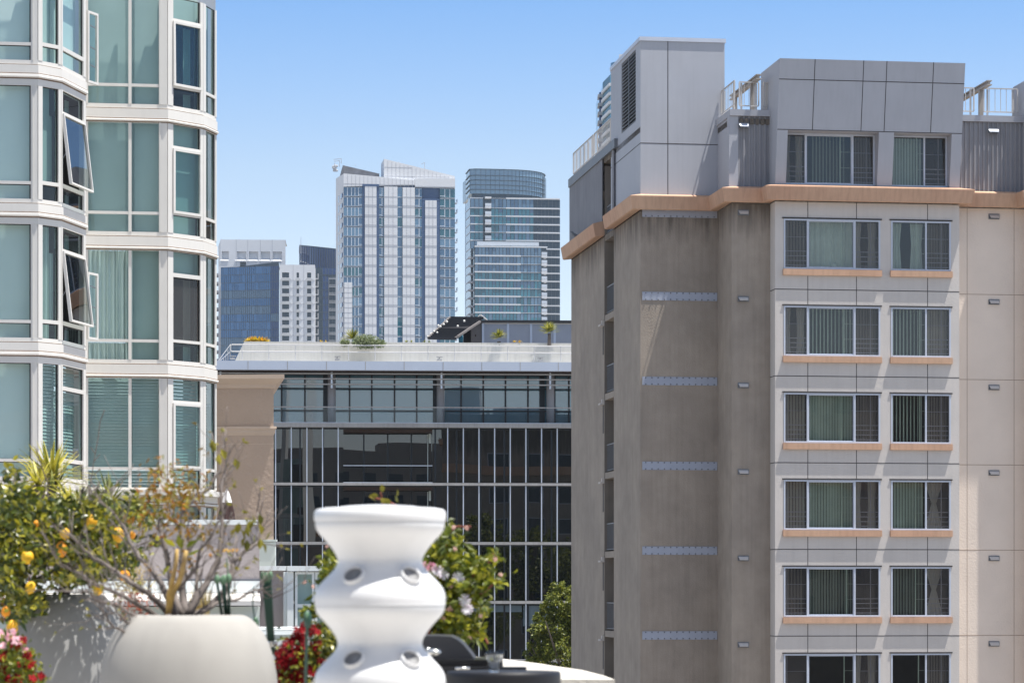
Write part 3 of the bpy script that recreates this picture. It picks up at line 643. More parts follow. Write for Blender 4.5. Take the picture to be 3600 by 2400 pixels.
# return wall between the bays with casements swung out, back walls, roof
Fret = Fr(C3, Vector((C3.x-.55, C3.y+3.3)))
m = MB(); m.quad(*[Fret.w(a, 0, z) for a, z in ((0, GZ), (3.4, GZ), (3.4, 26), (0, 26))])
F10 = Fr(A0, A1); m.quad(*[F10.w(a, .09, z) for a, z in ((-.2, GZ), (F10.a(303), GZ), (F10.a(303), 26), (-.2, 26))])
G = Fr(A3, Vector((A3.x-1.5, A3.y+9))); m.quad(*[G.w(a, 0, z) for a, z in ((0, GZ), (9, GZ), (9, 26), (0, 26))])
m.build('return_wall', 'white_paint', lb)
for y0, y1 in ((36, 288), (955, 1190)):
    zt = zr_(64.8, y0); zb = zr_(64.8, y1); q = Vector((C3.x+.02, C3.y+.25)); q2 = q+Vector((.17, .42))
    Fx = Fr(q, q2); m = MB(); m.frame(Fx, 0, Fx.len, zb, zt, .05, -.03, .03); s = m.build('window_sash', 'white_frame', lb)
    p = MB(); p.quad(*[Fx.w(a, 0, z) for a, z in ((.05, zb+.05), (Fx.len-.05, zb+.05), (Fx.len-.05, zt-.05), (.05, zt-.05))]); p.build('pane', 'glass_side', s)
    p = MB()
    for zz in (.25, .5, .8): p.bar(Fx.w(.08, -.03, zb+(zt-zb)*zz), Fx.w(.2, -.10, zb+(zt-zb)*zz-.05), .014)
    p.build('hinge_stay', 'rail_grey', s)
# lower stucco base under the bays
m = MB(); m.sweep(PB, [(.25, zr_(68.1, 1740)), (.25, zr_(68.1, 1722)), (-.1, zr_(68.1, 1722)), (-.1, zr_(68.1, 1740))]); m.build('base_ledge', 'white_paint', lb)
# desk fan in the open casement of the second storey of the far bay
F2 = Fr(PB[1], PB[2]); a = F2.a(625); z0 = zr_(68.6, 1240)
m = MB(); m.tube([F2.w(a, .5, z0-.1), F2.w(a, .5, z0+.12)], [.03, .02], 6); m.box(F2, a-.14, a+.12, .42, .5, z0+.05, z0+.35); m.build('window_fan', 'white_paint', lb)

# ================================================================ TAN STUCCO BUILDING
surf('stucco_tan', (.40, .315, .255), .92, .05, .7, bump=1.0, bscale=11, spec=.15, col2=(.37, .295, .24))
surf('stucco_trim', (.47, .38, .31), .9, .05, 1, spec=.2)
surf('stucco_mauve', (.40, .355, .345), .92, .05, .7, bump=.5, bscale=14, spec=.15)
surf('pale_green', (.62, .68, .64), .7, .03, .8, spec=.3)
surf('white_cap', (.74, .77, .76), .6, .04, 1)
T0 = Vector((-7.95, 76.0)); UT = Vector((1, -.08)).normalized(); Ftan = Fr(T0-UT*.6, T0+UT*20); aE = Ftan.a(962)
tb = thing('stucco_building', 'tan stucco building with stepped cornice between the curved bays and the dark glass office', 'building', (*Ftan.at(aE/2), GZ))
TZ1 = Ftan.z(860, 1345)
q0_, q1_ = Ftan.at(0), Ftan.at(aE); bk_ = (q1_[0]-.9, q1_[1]+7); m = MB(); m.prism([q0_, q1_, bk_, (q0_[0]-.9, q0_[1]+7)], GZ, TZ1); m.build('wall', 'stucco_tan', tb)
a_ = [q0_, q1_, bk_]; zz = lambda y: Ftan.z(860, y)
m = MB(); m.sweep(a_, [(0, zz(1366)), (.05, zz(1363)), (.07, zz(1352)), (.27, zz(1333)), (.27, zz(1319)), (-.3, zz(1319)), (-.3, zz(1366))]); m.build('cornice', 'stucco_trim', tb)
m = MB(); m.sweep(a_, [(0, zz(1530)), (.04, zz(1520)), (.04, zz(1512)), (.08, zz(1506)), (.07, zz(1499)), (-.1, zz(1499)), (-.1, zz(1530))]); m.box(Ftan, 0, aE, -.004, .01, zz(1561), zz(1559)); m.build('string_course', 'stucco_trim', tb)
m = MB(); m.box(Ftan, aE-.62, aE+.06, -.12, .0, zz(2300), zz(1905)); m.box(Ftan, aE-.64, aE+.1, -.15, .0, zz(1903), zz(1896)); m.build('corner_block', 'pale_green', tb)
# ================================================================ TERRACE BUILDING (low, in front)
Q0 = Vector(((500-CX)/F0*60, 60)); Fq = Fr(Q0, Q0+U*30); aq0, aq1 = 0, Fq.a(912)
te = thing('terrace_building', 'low mauve stucco terrace building with white parapet cap and projecting white canopy', 'building', (*Fq.at(aq1/2), GZ))
z_ = lambda y, b=0: Fq.z(800, y, b)
m = MB(); m.box(Fq, -6, aq1, 0, 5, GZ, z_(1845)); m.build('wall', 'stucco_mauve', te)
m = MB(); m.box(Fq, -6, aq1+.02, -.06, .3, z_(1843), z_(1826)); m.build('parapet_cap', 'white_cap', te)
m = MB(); m.box(Fq, -6, aq1+.0, -.05, 0, z_(2040), z_(2034)); m.build('gutter_shadow_gap', 'rail_grey', te)
m = MB(); m.box(Fq, -6, aq1+.0, -.10, -.055, z_(2068), z_(2041)); m.box(Fq, -6, aq1-.05, -.2, 0, z_(2082), z_(2068)); m.build('fascia', 'white_cap', te)
m = MB()
b0, b1 = -2.6, -.2; zc = z_(2110, -1.4); m.ext(Fr((0, 0), (1, 0)), [], 0, 1) if False else None
m.quad(Fq.w(-6, -2.4, z_(2112, -2.4)), Fq.w(Fq.a(916, -2.4), -2.4, z_(2112, -2.4)), Fq.w(Fq.a(914, -.2), -.2, z_(2084)), Fq.w(-6, -.2, z_(2084)))
m.box(Fq, -6, Fq.a(916, -2.4), -2.44, -2.38, z_(2127, -2.4), z_(2111, -2.4)); m.build('canopy', 'white_paint', te)
m = MB(); m.box(Fq, -6, Fq.a(914, -2.0), -2.0, -.3, z_(2300, -2), z_(2131, -2)); m.build('canopy_wall', 'pale_green', te)
m = MB(); m.box(Fq, aq1, Fq.a(1010), .3, 4, GZ, z_(2010, .3)); m.box(Fq, aq1, Fq.a(1010), .25, 4, z_(2012, .3), z_(1992, .3)); m.build('side_wall', 'stucco_mauve', te)
m = MB(); m.box(Fq, aq1, Fq.a(1008), .15, .25, z_(2004, .1), z_(1988, .1)); m.box(Fq, Fq.a(1010), Fq.a(1220), -.1, .3, z_(2006), z_(1988)); m.build('parapet_cap', 'white_cap', te)
# white framed window screen
m = MB(); m.box(Fq, Fq.a(998), Fq.a(1010), .1, .3, z_(2300), z_(2008)); m.box(Fq, Fq.a(1010), Fq.a(1032), 0, .3, z_(2300), z_(2008)); m.build('corner_post', 'white_cap', te)
for x0 in (1038, 1108, 1178):
    f = MB(); f.frame(Fq, Fq.a(x0), Fq.a(x0+68), z_(2300), z_(2009), .05, .02, .2); f.box(Fq, Fq.a(x0)+.05, Fq.a(x0+68)-.05, .03, .2, z_(2134), z_(2122)); w = f.build('window', 'white_cap', te)
    p = MB(); p.quad(*[Fq.w(a, .12, z) for a, z in ((Fq.a(x0), z_(2300)), (Fq.a(x0+68), z_(2300)), (Fq.a(x0+68), z_(2009)), (Fq.a(x0), z_(2009)))]); p.build('pane', 'glass_teal', w)
    p = MB(); p.quad(*[Fq.w(a, .28, z) for a, z in ((Fq.a(x0), z_(2300)), (Fq.a(x0+68), z_(2300)), (Fq.a(x0+68), z_(2012)), (Fq.a(x0), z_(2012)))]); p.build('roller_shade', 'shade_cloth', w)
# lower roof ledges in front of it
lw = thing('lower_parapet', 'pale stepped roof ledges below the white framed windows', 'ledge', P(1000, 2240, 48))
q0 = Vector(((860-CX)/F0*48, 48)); Fl = Fr(q0, q0+U*10); zl = lambda y: Fl.z(1000, y)
aLw = Fl.a(1085); m = MB(); m.box(Fl, 0, aLw, 0, 1.0, zl(2214), zl(2204)); m.box(Fl, 0, aLw, -.1, 1.2, zl(2229), zl(2216)); m.box(Fl, 0, aLw, .1, 1, zl(2246), zl(2230)); m.box(Fl, 0, aLw, -.3, 1.4, zl(2275), zl(2248)); m.box(Fl, 0, aLw, -.05, 1, -17, zl(2277)); m.build('stepped_ledge', 'white_cap', lw)
# closed patio umbrella
um = thing('patio_umbrella', 'closed brown and white striped patio umbrella behind the white terrace cap', 'umbrella', P(795, 1960, 64))
c = P(797, 1826, 64); top = P(797, 1723, 64)
surf('umbrella_brown', (.045, .022, .02), .8, .2, 3); surf('umbrella_white', (.8, .79, .77), .8, .05, 3)
for nm, mt, ts in (('canopy', 'umbrella_white', (0, .42)), ('canopy_stripe', 'umbrella_brown', (.42, 1.0)), ('canopy_hem', 'umbrella_white', (1.0, 1.35))):
    m = MB(); H = .66; n = 28; pr = []
    for i in range(5):
        t = ts[0]+(ts[1]-ts[0])*i/4; row = []
        for j in range(n):
            th = 2*math.pi*j/n; rr = (.025+.155*min(1.05, t)**.8)*(1+.25*math.cos(5*th+t*2)); row.append(top+Vector((rr*math.cos(th), rr*math.sin(th), -H*t)))
        pr.append(row)
    for i in range(4):
        for j in range(n): m.quad(pr[i][j], pr[i][(j+1) % n], pr[i+1][(j+1) % n], pr[i+1][j])
    m.build(nm, mt, um, True)
m = MB(); m.tube([top+Vector((0, 0, .04)), top+Vector((0, 0, -2.4))], [.02, .025], 8); m.build('pole', 'rail_white', um)
# ================================================================ GLASS OFFICE
UG = Vector((1, .06)).normalized(); VG = Vector((-UG.y, UG.x))
YG = 190.0
G0 = Vector(((740-CX)/F0*YG, YG)); Fg = Fr(G0, G0+UG*40)
surf('office_conc', (.36, .345, .33), .8, .12, .5, streak=.2); surf('fascia', (.48, .53, .62), .5, .04, .6, spec=.4); surf('parapet_cream', (.62, .58, .505), .85, .06, .35, streak=.12, col2=(.56, .53, .47))
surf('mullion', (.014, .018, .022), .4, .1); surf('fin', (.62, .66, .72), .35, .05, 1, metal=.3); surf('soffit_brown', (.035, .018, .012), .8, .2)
glass('glass_clear', (.86, .90, .92), .04)
surf('column', (.33, .32, .33), .8, .1, .6)
glass('office_glass', (.15, .2, .22), .17, body=(.10, .215, .27), bodyfac=.8, warp=.012, wscale=.16)
glass('office_glass_dark', (.12, .15, .15), .11, body=(.004, .005, .006), bodyfac=.85, warp=.015, wscale=.14)
of = thing('glass_office', 'wide dark glass office building with white vertical fins and pale rooftop parapet', 'building', (*Fg.at(12), GZ))
gz = lambda py, b=0: Fg.z(1400, py, b)
ga = lambda px, b=0: Fg.a(px, b)
aEnd = ga(2160)
m = MB(); m.box(Fg, -2, aEnd, 3.2, 30, GZ, gz(1290)); m.build('core_wall', 'interior', of)
# upper recessed glazing row 1305..1487
m = MB(); m.quad(*[Fg.w(a, 2.4, z) for a, z in ((0, gz(1490, 2.4)), (aEnd, gz(1490, 2.4)), (aEnd, gz(1296)), (0, gz(1296)))]); m.build('upper_glazing', 'office_glass', of)
for px in (990, 1072, 1142, 1229, 1307, 1387, 1465, 1531, 1621, 1699, 1777, 1856, 1899, 1950, 2000):
    m = MB(); a = ga(px, 2.35); m.box(Fg, a-.055, a+.055, 2.28, 2.38, gz(1489, 2.3), gz(1300)); m.build('mullion', 'mullion', of)
m = MB()
for y in (1317, 1331, 1350, 1365, 1442): m.box(Fg, 0, aEnd, 2.29, 2.385, gz(y+3, 2.3), gz(y-1, 2.3))
m.build('transom', 'mullion', of)
for x0, x1 in ((1152, 1180), (1533, 1565), (1922, 1948)):
    c = MB(); a = ga((x0+x1)/2, 1.6); c.tube([Fg.w(a, 1.6, gz(1490)), Fg.w(a, 1.6, gz(1300))], [.27, .27], 20); c.build('column', 'column', of, True)
for x0 in (1136, 1522, 1897):
    c = MB(); c.quad(*[Fg.w(a, 2.27, z) for a, z in ((ga(x0, 2.3), gz(1488, 2.3)), (ga(x0+18, 2.3), gz(1488, 2.3)), (ga(x0+18, 2.3), gz(1304)), (ga(x0, 2.3), gz(1304)))]); c.build('dark_panel', 'mullion', of)
# brise-soleil bars and brackets
for y in (1314, 1332, 1351):
    m = MB(); m.box(Fg, 0, aEnd, -.15, .05, gz(y+2.5), gz(y-1.5)); m.build('sunshade_bar', 'office_conc', of)
for x in (775, 1166, 1552, 1934): m = MB(); a = ga(x); m.box(Fg, a-.06, a+.06, -.1, .0, gz(1365), gz(1302)); m.build('sunshade_bracket', 'fin', of)
m = MB(); m.box(Fg, 0, aEnd, .0, .04, gz(1433), gz(1429)); m.build('balcony_rail', 'office_conc', of)
gp = MB(); gp.quad(*[Fg.w(a, .06, z) for a, z in ((0, gz(1487)), (aEnd, gz(1487)), (aEnd, gz(1433)), (0, gz(1433)))]); gp.build('balcony_glass', 'glass_clear', of)
# roof slab fascia
m = MB(); m.box(Fg, -3, aEnd, -.9, 3.5, gz(1301, -.9)+.0, gz(1270, -.9)); nf_ = len(m.f)
ms_ = MB(); ms_.box(Fg, -3, aEnd, -.3, 2.2, gz(1309), gz(1302)-.05); ms_.build('soffit', 'soffit_brown', of)
fas = m
for px in (872, 1011, 1148, 1285, 1421, 1558, 1694, 1829, 1963): a = Fg.a(px, -.9); fas.box(Fg, a-.02, a+.02, -.91, -.85, gz(1300, -.9), gz(1271, -.9))
fas.build('roof_fascia', ['fascia', 'office_conc'], of, second=nf_)
# deck ledge + parapet wall (set back 2 m) + tapered left end
zt = gz(1203, 1.3); zb0 = gz(1264, .5)
m = MB(); aL = Fg.a(859, 1.3); aL2 = Fg.a(820, 1.3); m.ext(Fg, [(aL2, zb0-.3), (aEnd, zb0-.3), (aEnd, zt), (aL, zt)], 1.3, 2.0); m.build('roof_parapet', 'parapet_cream', of)
# rooftop guard rail
m = MB(); zr1, zr2 = Fg.z(1400, 1214, .2), Fg.z(1400, 1238, .2)
a0 = Fg.a(815, .2); base = Fg.z(1400, 1266, .2)
for z in (zr1, zr2): m.tube([Fg.w(a0, .2, z), Fg.w(aEnd, .2, z)], [.042, .042], 6)
m.tube([Fg.w(a0, .2, zr1), Fg.w(a0-.08, .2, zr1-.08), Fg.w(a0-.08, .2, zr2+.08), Fg.w(a0, .2, zr2)], [.035]*4, 6)
m.build('roof_rail', 'rail_white', of)
for i in range(14):
    px = 852+93.3*i
    if px > 2010: break
    p = MB(); a = Fg.a(px, .2); p.tube([Fg.w(a, .2, base), Fg.w(a, .2, zr1)], [.03, .03], 6); p.build('rail_post', 'rail_white', of)
m = MB()
for i in range(6):
    b = .2; a = a0-.05-.0; x = a0-.12-i*.16; zz = zr1-.02-i*.26
    m.tube([Fg.w(x, .2+i*.5, base), Fg.w(x, .2+i*.5, max(base+.1, zz))], [.02, .02], 5)
m.tube([Fg.w(a0-.1, .2, zr1), Fg.w(a0-1.1, 3.2, base+.05)], [.035, .035], 6); m.tube([Fg.w(a0-.1, .2, zr2), Fg.w(a0-.9, 2.2, base+.05)], [.03, .03], 6); m.build('sloping_rail', 'rail_white', of)
for px in (818, 1186, 1545, 1900):
    p = MB(); a = Fg.a(px, .1); z = Fg.z(1400, 1266, .1)
    p.box(Fg, a-.16, a+.16, .0, .3, z, z+.10); p.tube([Fg.w(a-.05, .1, z+.1), Fg.w(a+.02, .1, z+.2)], [.03, .03], 6); p.box(Fg, a-.2, a+.22, .0, .25, z+.2, z+.25); p.build('roof_fixture', 'office_conc', of)
# slabs and fins of the lower storeys
SL = [(1487, 1503), (1696, 1706), (1903, 1914), (2110, 2121), (2315, 2326), (2520, 2531)]
for i, (y0, y1) in enumerate(SL):
    m = MB(); m.box(Fg, -1, aEnd, -.35 if i else -.5, 3, gz(y1), gz(y0)-.02); m.build('floor_slab', 'office_conc', of)
    if i == 0: m = MB(); m.box(Fg, ga(958), aEnd, -.45, -.1, gz(1494), gz(1486)); m.build('slab_cap', 'fin', of)
glz = MB(); REC = [(1207, 1520, 1507, 1695), (1207, 1520, 1710, 1902)]
hs = [(ga(x0), ga(x1), gz(y1), gz(y0)) for x0, x1, y0, y1 in REC]
glz.holes(Fg, 0, aEnd, GZ, gz(1503), hs, 1.6, .1); glz.build('curtain_glazing', 'office_glass_dark', of)
for h in hs:
    p = MB(); p.quad(*[Fg.w(a, 1.5, z) for a, z in ((h[0], h[2]), (h[1], h[2]), (h[1], h[3]), (h[0], h[3]))]); p.build('balcony_glazing', 'office_glass_dark', of)
    p = MB(); p.box(Fg, h[0], h[1], -.0, .05, h[2]+1.10, h[2]+1.15); p.build('balcony_rail', 'fin', of)
    p = MB(); p.box(Fg, h[0], h[1], -.34, .0, h[2]-.18, h[2]-.0); p.build('balcony_edge', 'fin', of)
    p = MB(); p.box(Fg, h[0], h[1], 0.0, 1.5, h[3]-.22, h[3]-.02); p.build('soffit', 'soffit_brown', of)
    for px in (1279, 1363, 1446): p = MB(); a = ga(px, 1.5); p.box(Fg, a-.05, a+.05, 1.42, 1.49, h[2], h[3]-.2); p.build('mullion', 'mullion', of)
    p = MB(); a = ga(1513, 1.0); p.box(Fg, a-.10, a+.04, 1.0, 1.3, h[3]-.9, h[3]-.25); p.box(Fg, a-.2, a-.15, 1.0, 1.05, h[2]+.1, h[3]-.3); p.build('door_reveal', 'pale_green', of)
k = 0
for i in range(len(SL)-1):
    yT, yB = SL[i][1]+1, SL[i+1][0]-1
    for j in range(-2, 24):
        px = 969+55.0*j
        if j > -1 and px > 2050: break
        if i < 2 and 1210 < px < 1520: continue
        f = MB(); a = ga(px, -.25); f.box(Fg, a-.034, a+.034, -.30, -.02, gz(yB), gz(yT)); f.build('fin', 'fin', of)
    m = MB()
    for px in (1055, 1136, 1605, 1689, 1773, 1856, 1939, 1216, 1300, 1385, 1470, 1530):
        if i < 2 and 1200 < px < 1522: continue
        a = ga(px, .1); m.box(Fg, a-.055, a+.055, .02, .09, gz(yB), gz(yT))
    m.box(Fg, 0, aEnd, .02, .085, gz(yT+5), gz(yT))
    m.build('mullion', 'mullion', of)
m = MB(); a = ga(962); m.box(Fg, a-.3, a-.02, -.36, .1, GZ, gz(1503)); m.build('edge_post', 'mullion', of)
# lit shades behind the lowest row
p = MB(); p.quad(*[Fg.w(a, .095, z) for a, z in ((ga(1840), gz(2200)), (ga(1935), gz(2200)), (ga(1935), gz(2128)), (ga(1840), gz(2128)))]); p.build('roller_shade', 'shade_dark', of)
p = MB(); p.quad(*[Fg.w(a, .094, z) for a, z in ((ga(1640), gz(2150)), (ga(1835), gz(2150)), (ga(1835), gz(2124)), (ga(1640), gz(2124)))]); p.build('roller_shade', 'shade_dark', of)
# ---- rooftop pavilion with slatted canopy
YP = YG+9
Fp = Fr(Vector(((1690-CX)/F0*YP, YP)), Vector(((1690-CX)/F0*YP, YP))+UG*20)
pv = thing('rooftop_pavilion', 'grey rooftop pavilion with black flat roof and sloping slatted canopy', 'pavilion', (*Fp.at(3), gz(1215)))
pz = lambda y: Fp.z(1800, y); pa = lambda x: Fp.a(x)
surf('pavilion_grey', (.30, .32, .37), .5, .08, .4); surf('pavilion_dark', (.02, .02, .024), .5, .1); surf('pavilion_side', (.16, .145, .14), .8, .1)
m = MB(); m.box(Fp, pa(1694), pa(2080), 0, 5, pz(1230), pz(1134)); m.build('wall', 'pavilion_grey', pv)
m = MB(); m.box(Fp, pa(1675), pa(2090), -.25, 5.2, pz(1134), pz(1126)); m.build('roof', 'pavilion_dark', pv)
m = MB(); m.box(Fp, pa(1658), pa(1694)-.01, .1, 5, pz(1230), pz(1134)); m.build('side_wall', 'pavilion_side', pv)
m = MB(); m.box(Fp, pa(1632), pa(1658)-.01, 1.2, 5, pz(1230), pz(1140)); m.build('doorway', 'pavilion_dark', pv)
for x in (1694, 1782, 1863, 1946): m = MB(); m.box(Fp, pa(x), pa(x)+.16, -.05, 0, pz(1215), pz(1137)); m.build('wall_post', 'fascia', pv)
m = MB(); m.box(Fp, pa(1704), pa(2080), -.03, 0, pz(1139), pz(1135)); m.build('light_strip', 'rail_white', pv)
m = MB(); m.box(Fp, pa(1670), pa(1674), .05, .1, pz(1183), pz(1176)); m.build('alarm_box', 'soffit_brown', pv)
# canopy: tilted plane of slats between corner image points
c00 = P(1506, 1188, YP-3.5); c10 = P(1600, 1190, YP-3.5); c01 = P(1582, 1117, YP+1); c11 = P(1690, 1120, YP+1); cR = P(1688, 1132, YP-3.5)
def lerp(a, b, t): return a+(b-a)*t
nb = 15
for i in range(nb):
    t = i/(nb-1); p = lerp(c00, c01, t); q = lerp(c10, cR, t) if t < .8 else lerp(c10, cR, t)
    q = lerp(P(1604, 1190, YP-3.5), P(1700, 1118, YP+1), t)
    m = MB(); m.bar(p, q, .13); m.build('canopy_slat', 'pavilion_dark', pv)
m = MB(); m.bar(c00, c01, .11); m.bar(P(1598, 1190, YP-3.4), P(1688, 1130, YP-1.5), .10); m.bar(P(1550, 1155, YP-1.5), P(1655, 1150, YP-1.5), .1); m.build('canopy_beam', 'pavilion_side', pv)
for x, y in ((1504, 1182), (1515, 1173), (1526, 1165), (1548, 1148), (1560, 1140), (1571, 1131), (1632, 1128), (1541, 1144), (1537, 1169), (1609, 1146)):
    m = MB(); m.blob(P(x, y, YP-2.6), .08, .08, .08, 10, 6); m.build('canopy_lamp', 'white_paint', pv, True)
m = MB(); m.tube([P(1688, 1107, YP+2), P(1712, 1126, YP+2)], [.07, .07], 5); m.tube([P(1688, 1107, YP+2), P(1680, 1116, YP+2)], [.05, .05], 5); m.build('roof_hood', 'rail_white', pv)
ub = thing('patio_umbrella', 'closed teal patio umbrella under the rooftop canopy', 'umbrella', P(1620, 1210, YP-2))
m = MB(); c = P(1620, 1215, YP-2); H = (1215-1165)/F0*YP; m.lathe(c, [(.001, H), (.06, H*.97), (.17, H*.55), (.14, H*.1), (.001, H*.08)], 10); surf('teal_cloth', (.02, .13, .19), .8, .1); m.build('canopy', 'teal_cloth', ub, True)
m = MB(); m.tube([c-Vector((0, 0, .5)), c+Vector((0, 0, .3))], [.03, .03], 6); m.build('pole', 'rail_white', ub)
# ================================================================ DISTANT TOWERS
def dglass(name, c, refl=.25, **k): return glass(name, (0, 0, 0), refl, body=c, bodyfac=1, **k)
dglass('t_blue', (.035, .10, .19), .10, warp=.02, wscale=.08); dglass('t_blue2', (.06, .15, .25), .14, warp=.02, wscale=.08); dglass('t_teal', (.025, .17, .23), .09, warp=.02, wscale=.05)
dglass('t_teal2', (.015, .10, .14), .08, warp=.02, wscale=.05); dglass('t_navy', (.008, .04, .15), .06, warp=.03, wscale=.04); dglass('t_deep', (.015, .035, .06), .05, warp=.03, wscale=.04)
dglass('t_azure', (.02, .115, .29), .07, warp=.03, wscale=.05)
dglass('t_crown', (.14, .24, .34), .10, warp=.02, wscale=.05)
surf('t_white', (.64, .65, .67), .7, .05, .05); surf('t_white2', (.66, .67, .69), .8, .04, .05); surf('t_line', (.40, .41, .44), .7, .05); surf('t_slate', (.05, .095, .19), .6, .1, .05); surf('t_mesh', (.19, .19, .20), .8, .25, .6)
surf('t_mull', (.55, .60, .66), .5, .05, .1); surf('t_darkline', (.05, .075, .10), .6, .1)
# ---- residential tower, white and blue
Y1 = 870.0
def Zf(ox, oy, s): return lambda x, y: (ox+x/s, oy+y/s)
z5 = Zf(1150, 540, 3.408)
p0 = z5(197, 400)[0]; G1 = Vector(((p0-CX)/F0*Y1, Y1)); F1t = Fr(G1, G1+Vector((1, .13))*60)
ta = lambda x: F1t.a(z5(x, 0)[0]); tz = lambda y, x=600: F1t.z(z5(x, y)[0], z5(x, y)[1])
t1 = thing('residential_tower', 'tall white panelled tower with blue window columns and a sloping stepped roofline', 'tower', (*F1t.at(30), GZ))
D1 = 30
m = MB(); a1_, a2_ = ta(197), ta(1533); top0 = tz(395)
m.box(F1t, a1_, a2_, .6, D1, GZ, tz(330)); m.build('core', 't_slate', t1)
m = MB(); m.ext(F1t, [(ta(197), tz(395, 197)), (ta(1050), tz(378, 1050)), (ta(1050), tz(322, 1050)), (ta(690), tz(285, 690)), (ta(197), tz(240, 197))], -.3, 1.0); m.build('crown_wall', 't_white', t1)
m = MB(); m.ext(F1t, [(ta(685), tz(330, 685)), (ta(1533), tz(412, 1533)), (ta(1533), tz(265, 1533)), (ta(685), tz(58, 685))], .9, 12); m.build('upper_crown', 't_white', t1)
m = MB(); m.ext(F1t, [(ta(1052), tz(412, 1533)), (ta(1533), tz(412, 1533)), (ta(1533), tz(300, 1533)), (ta(1052), tz(300, 1052))], -.3, .9); m.build('crown_wall', 't_white', t1)
m = MB(); m.ext(F1t, [(ta(205), tz(300, 205)), (ta(645), tz(300, 645)), (ta(645), tz(207, 645)), (ta(205), tz(105, 205))], 6, 7); m.quad(F1t.w(ta(205), 6, tz(300)), F1t.w(ta(205), 6, tz(105, 205)), F1t.w(ta(205)+.2, 22, tz(140, 205)), F1t.w(ta(205)+.2, 22, tz(300))); m.build('roof_screen', 't_mesh', t1)
# left flank
Fl1 = Fr(Vector(((1181-CX)/F0*(Y1+24), Y1+24)), G1)
m = MB(); m.quad(*[Fl1.w(a, 0, z) for a, z in ((0, GZ), (Fl1.len, GZ), (Fl1.len, tz(250)), (0, tz(170)))]); m.build('side_wall', 't_white2', t1)
for k in range(21):
    zf = tz(515+119*k); m = MB(); m.box(Fl1, Fl1.len*.32, Fl1.len*.45, -.05, .1, zf-.1, zf+2.0); m.box(Fl1, Fl1.len*.7, Fl1.len*.9, -.3, .1, zf-.1, zf+1.2); m.build('side_window', 't_navy', t1)
NF = 23
for x0, x1 in ((452, 591), (684, 842), (904, 1050), (1174, 1312)):
    yt = {452: 395, 684: 395, 904: 400, 1174: 551}[x0]
    m = MB(); m.box(F1t, ta(x0), ta(x1), -.35, .6, GZ, tz(yt)); w = m.build('white_panel', 't_white', t1)
    g = MB(); n = {139: 3, 158: 3, 146: 3, 138: 3}[x1-x0]
    for i in range(1, n): a = ta(x0+(x1-x0)*i/n); g.box(F1t, a-.05, a+.05, -.40, -.36, GZ, tz(yt))
    for k in range(NF):
        z = tz(515+119*k)
        if z < tz(yt): g.box(F1t, ta(x0), ta(x1), -.40, -.36, z-.045, z+.045); g.box(F1t, ta(x0), ta(x1), -.40, -.36, z-2.6, z-2.54)
    g.build('panel_joint', 't_line', w)
for x0, x1, y in ((422, 450, 370), (593, 622, 370), (1137, 1172, 530), (1314, 1348, 530)):
    m = MB(); m.box(F1t, ta(x0), ta(x1), -.15, .6, GZ, tz(y)); m.build('slate_strip', 't_slate', t1)
m = MB(); m.box(F1t, ta(422), ta(622), -.4, .6, tz(395), tz(370)); m.build('slate_strip', 't_slate', t1); m = MB(); m.box(F1t, ta(1137), ta(1348), -.2, .6, tz(549), tz(530)); m.build('slate_strip', 't_slate', t1)
colsT = [(198, 420, (243, 292, 333, 375)), (624, 680, (658,)), (844, 900, ()), (1054, 1135, (1102,)), (1352, 1532, (1410, 1470))]
for ci, (x0, x1, ms) in enumerate(colsT):
    for k in range(NF):
        yf = 515+119.4*k
        if z5(0, yf)[1] > 1240: break
        yt = yf-108 if ci != 2 else yf-116
        xs = [x0, *ms, x1]
        gl = random.choice(['t_blue', 't_blue', 't_blue2', 't_teal2'])
        if ci == 0 and k > 9: xs = [304, 333, 375, 420]
        w = MB(); w.box(F1t, ta(xs[0]), ta(xs[-1]), -.02, .5, tz(yf), tz(yt)); ww = w.build('window', gl, t1)
        g = MB()
        for x in xs[1:-1]: a = ta(x); g.box(F1t, a-.10, a+.10, -.08, -.03, tz(yf), tz(yt))
        g.box(F1t, ta(xs[0]), ta(xs[-1]), -.08, -.03, tz(yt)-.10, tz(yt)); g.box(F1t, ta(xs[0]), ta(xs[-1]), -.08, -.03, tz(yf), tz(yf)+.10)
        if ci in (0, 1, 3, 4):
            s0, s1 = {0: (xs[-2], xs[-1]), 1: (624, 656), 3: (1056, 1098), 4: (1352, 1406)}[ci]; z = tz(yf-20); g.box(F1t, ta(s0), ta(s1), -.08, -.03, z-.08, z+.08)
        g.build('window_mullion', 't_mull', ww)
m = MB(); m.box(F1t, ta(205), ta(300), -.3, .6, GZ, tz(1548)); w = m.build('white_panel', 't_white', t1)
g = MB(); g.box(F1t, ta(252)-.05, ta(252)+.05, -.34, -.31, GZ, tz(1548))
for k in range(1, 12): z = tz(1548+40*k*1.5); g.box(F1t, ta(205), ta(300), -.34, -.31, z-.05, z+.05)
g.build('panel_joint', 't_line', w)
g = MB()
for i in range(1, 28):
    x = 197+48.5*i
    if x < 1045: g.box(F1t, ta(x)-.05, ta(x)+.05, -.34, -.31, tz(392), tz(250+x*.075-10))
    if x > 700: g.box(F1t, ta(x)-.05, ta(x)+.05, .86, .89, tz(330), tz(62+(x-685)*.244+4))
for y, x0, x1 in ((155, 690, 1025), (262, 690, 1470)): g.box(F1t, ta(x0), ta(x1), .86, .89, tz(y)-.05, tz(y)+.05)
g.box(F1t, ta(200), ta(1045), -.34, -.31, tz(368)-.05, tz(368)+.05); g.box(F1t, ta(1052), ta(1530), -.34, -.31, tz(383)-.05, tz(383)+.05); g.build('panel_joint', 't_line', t1)
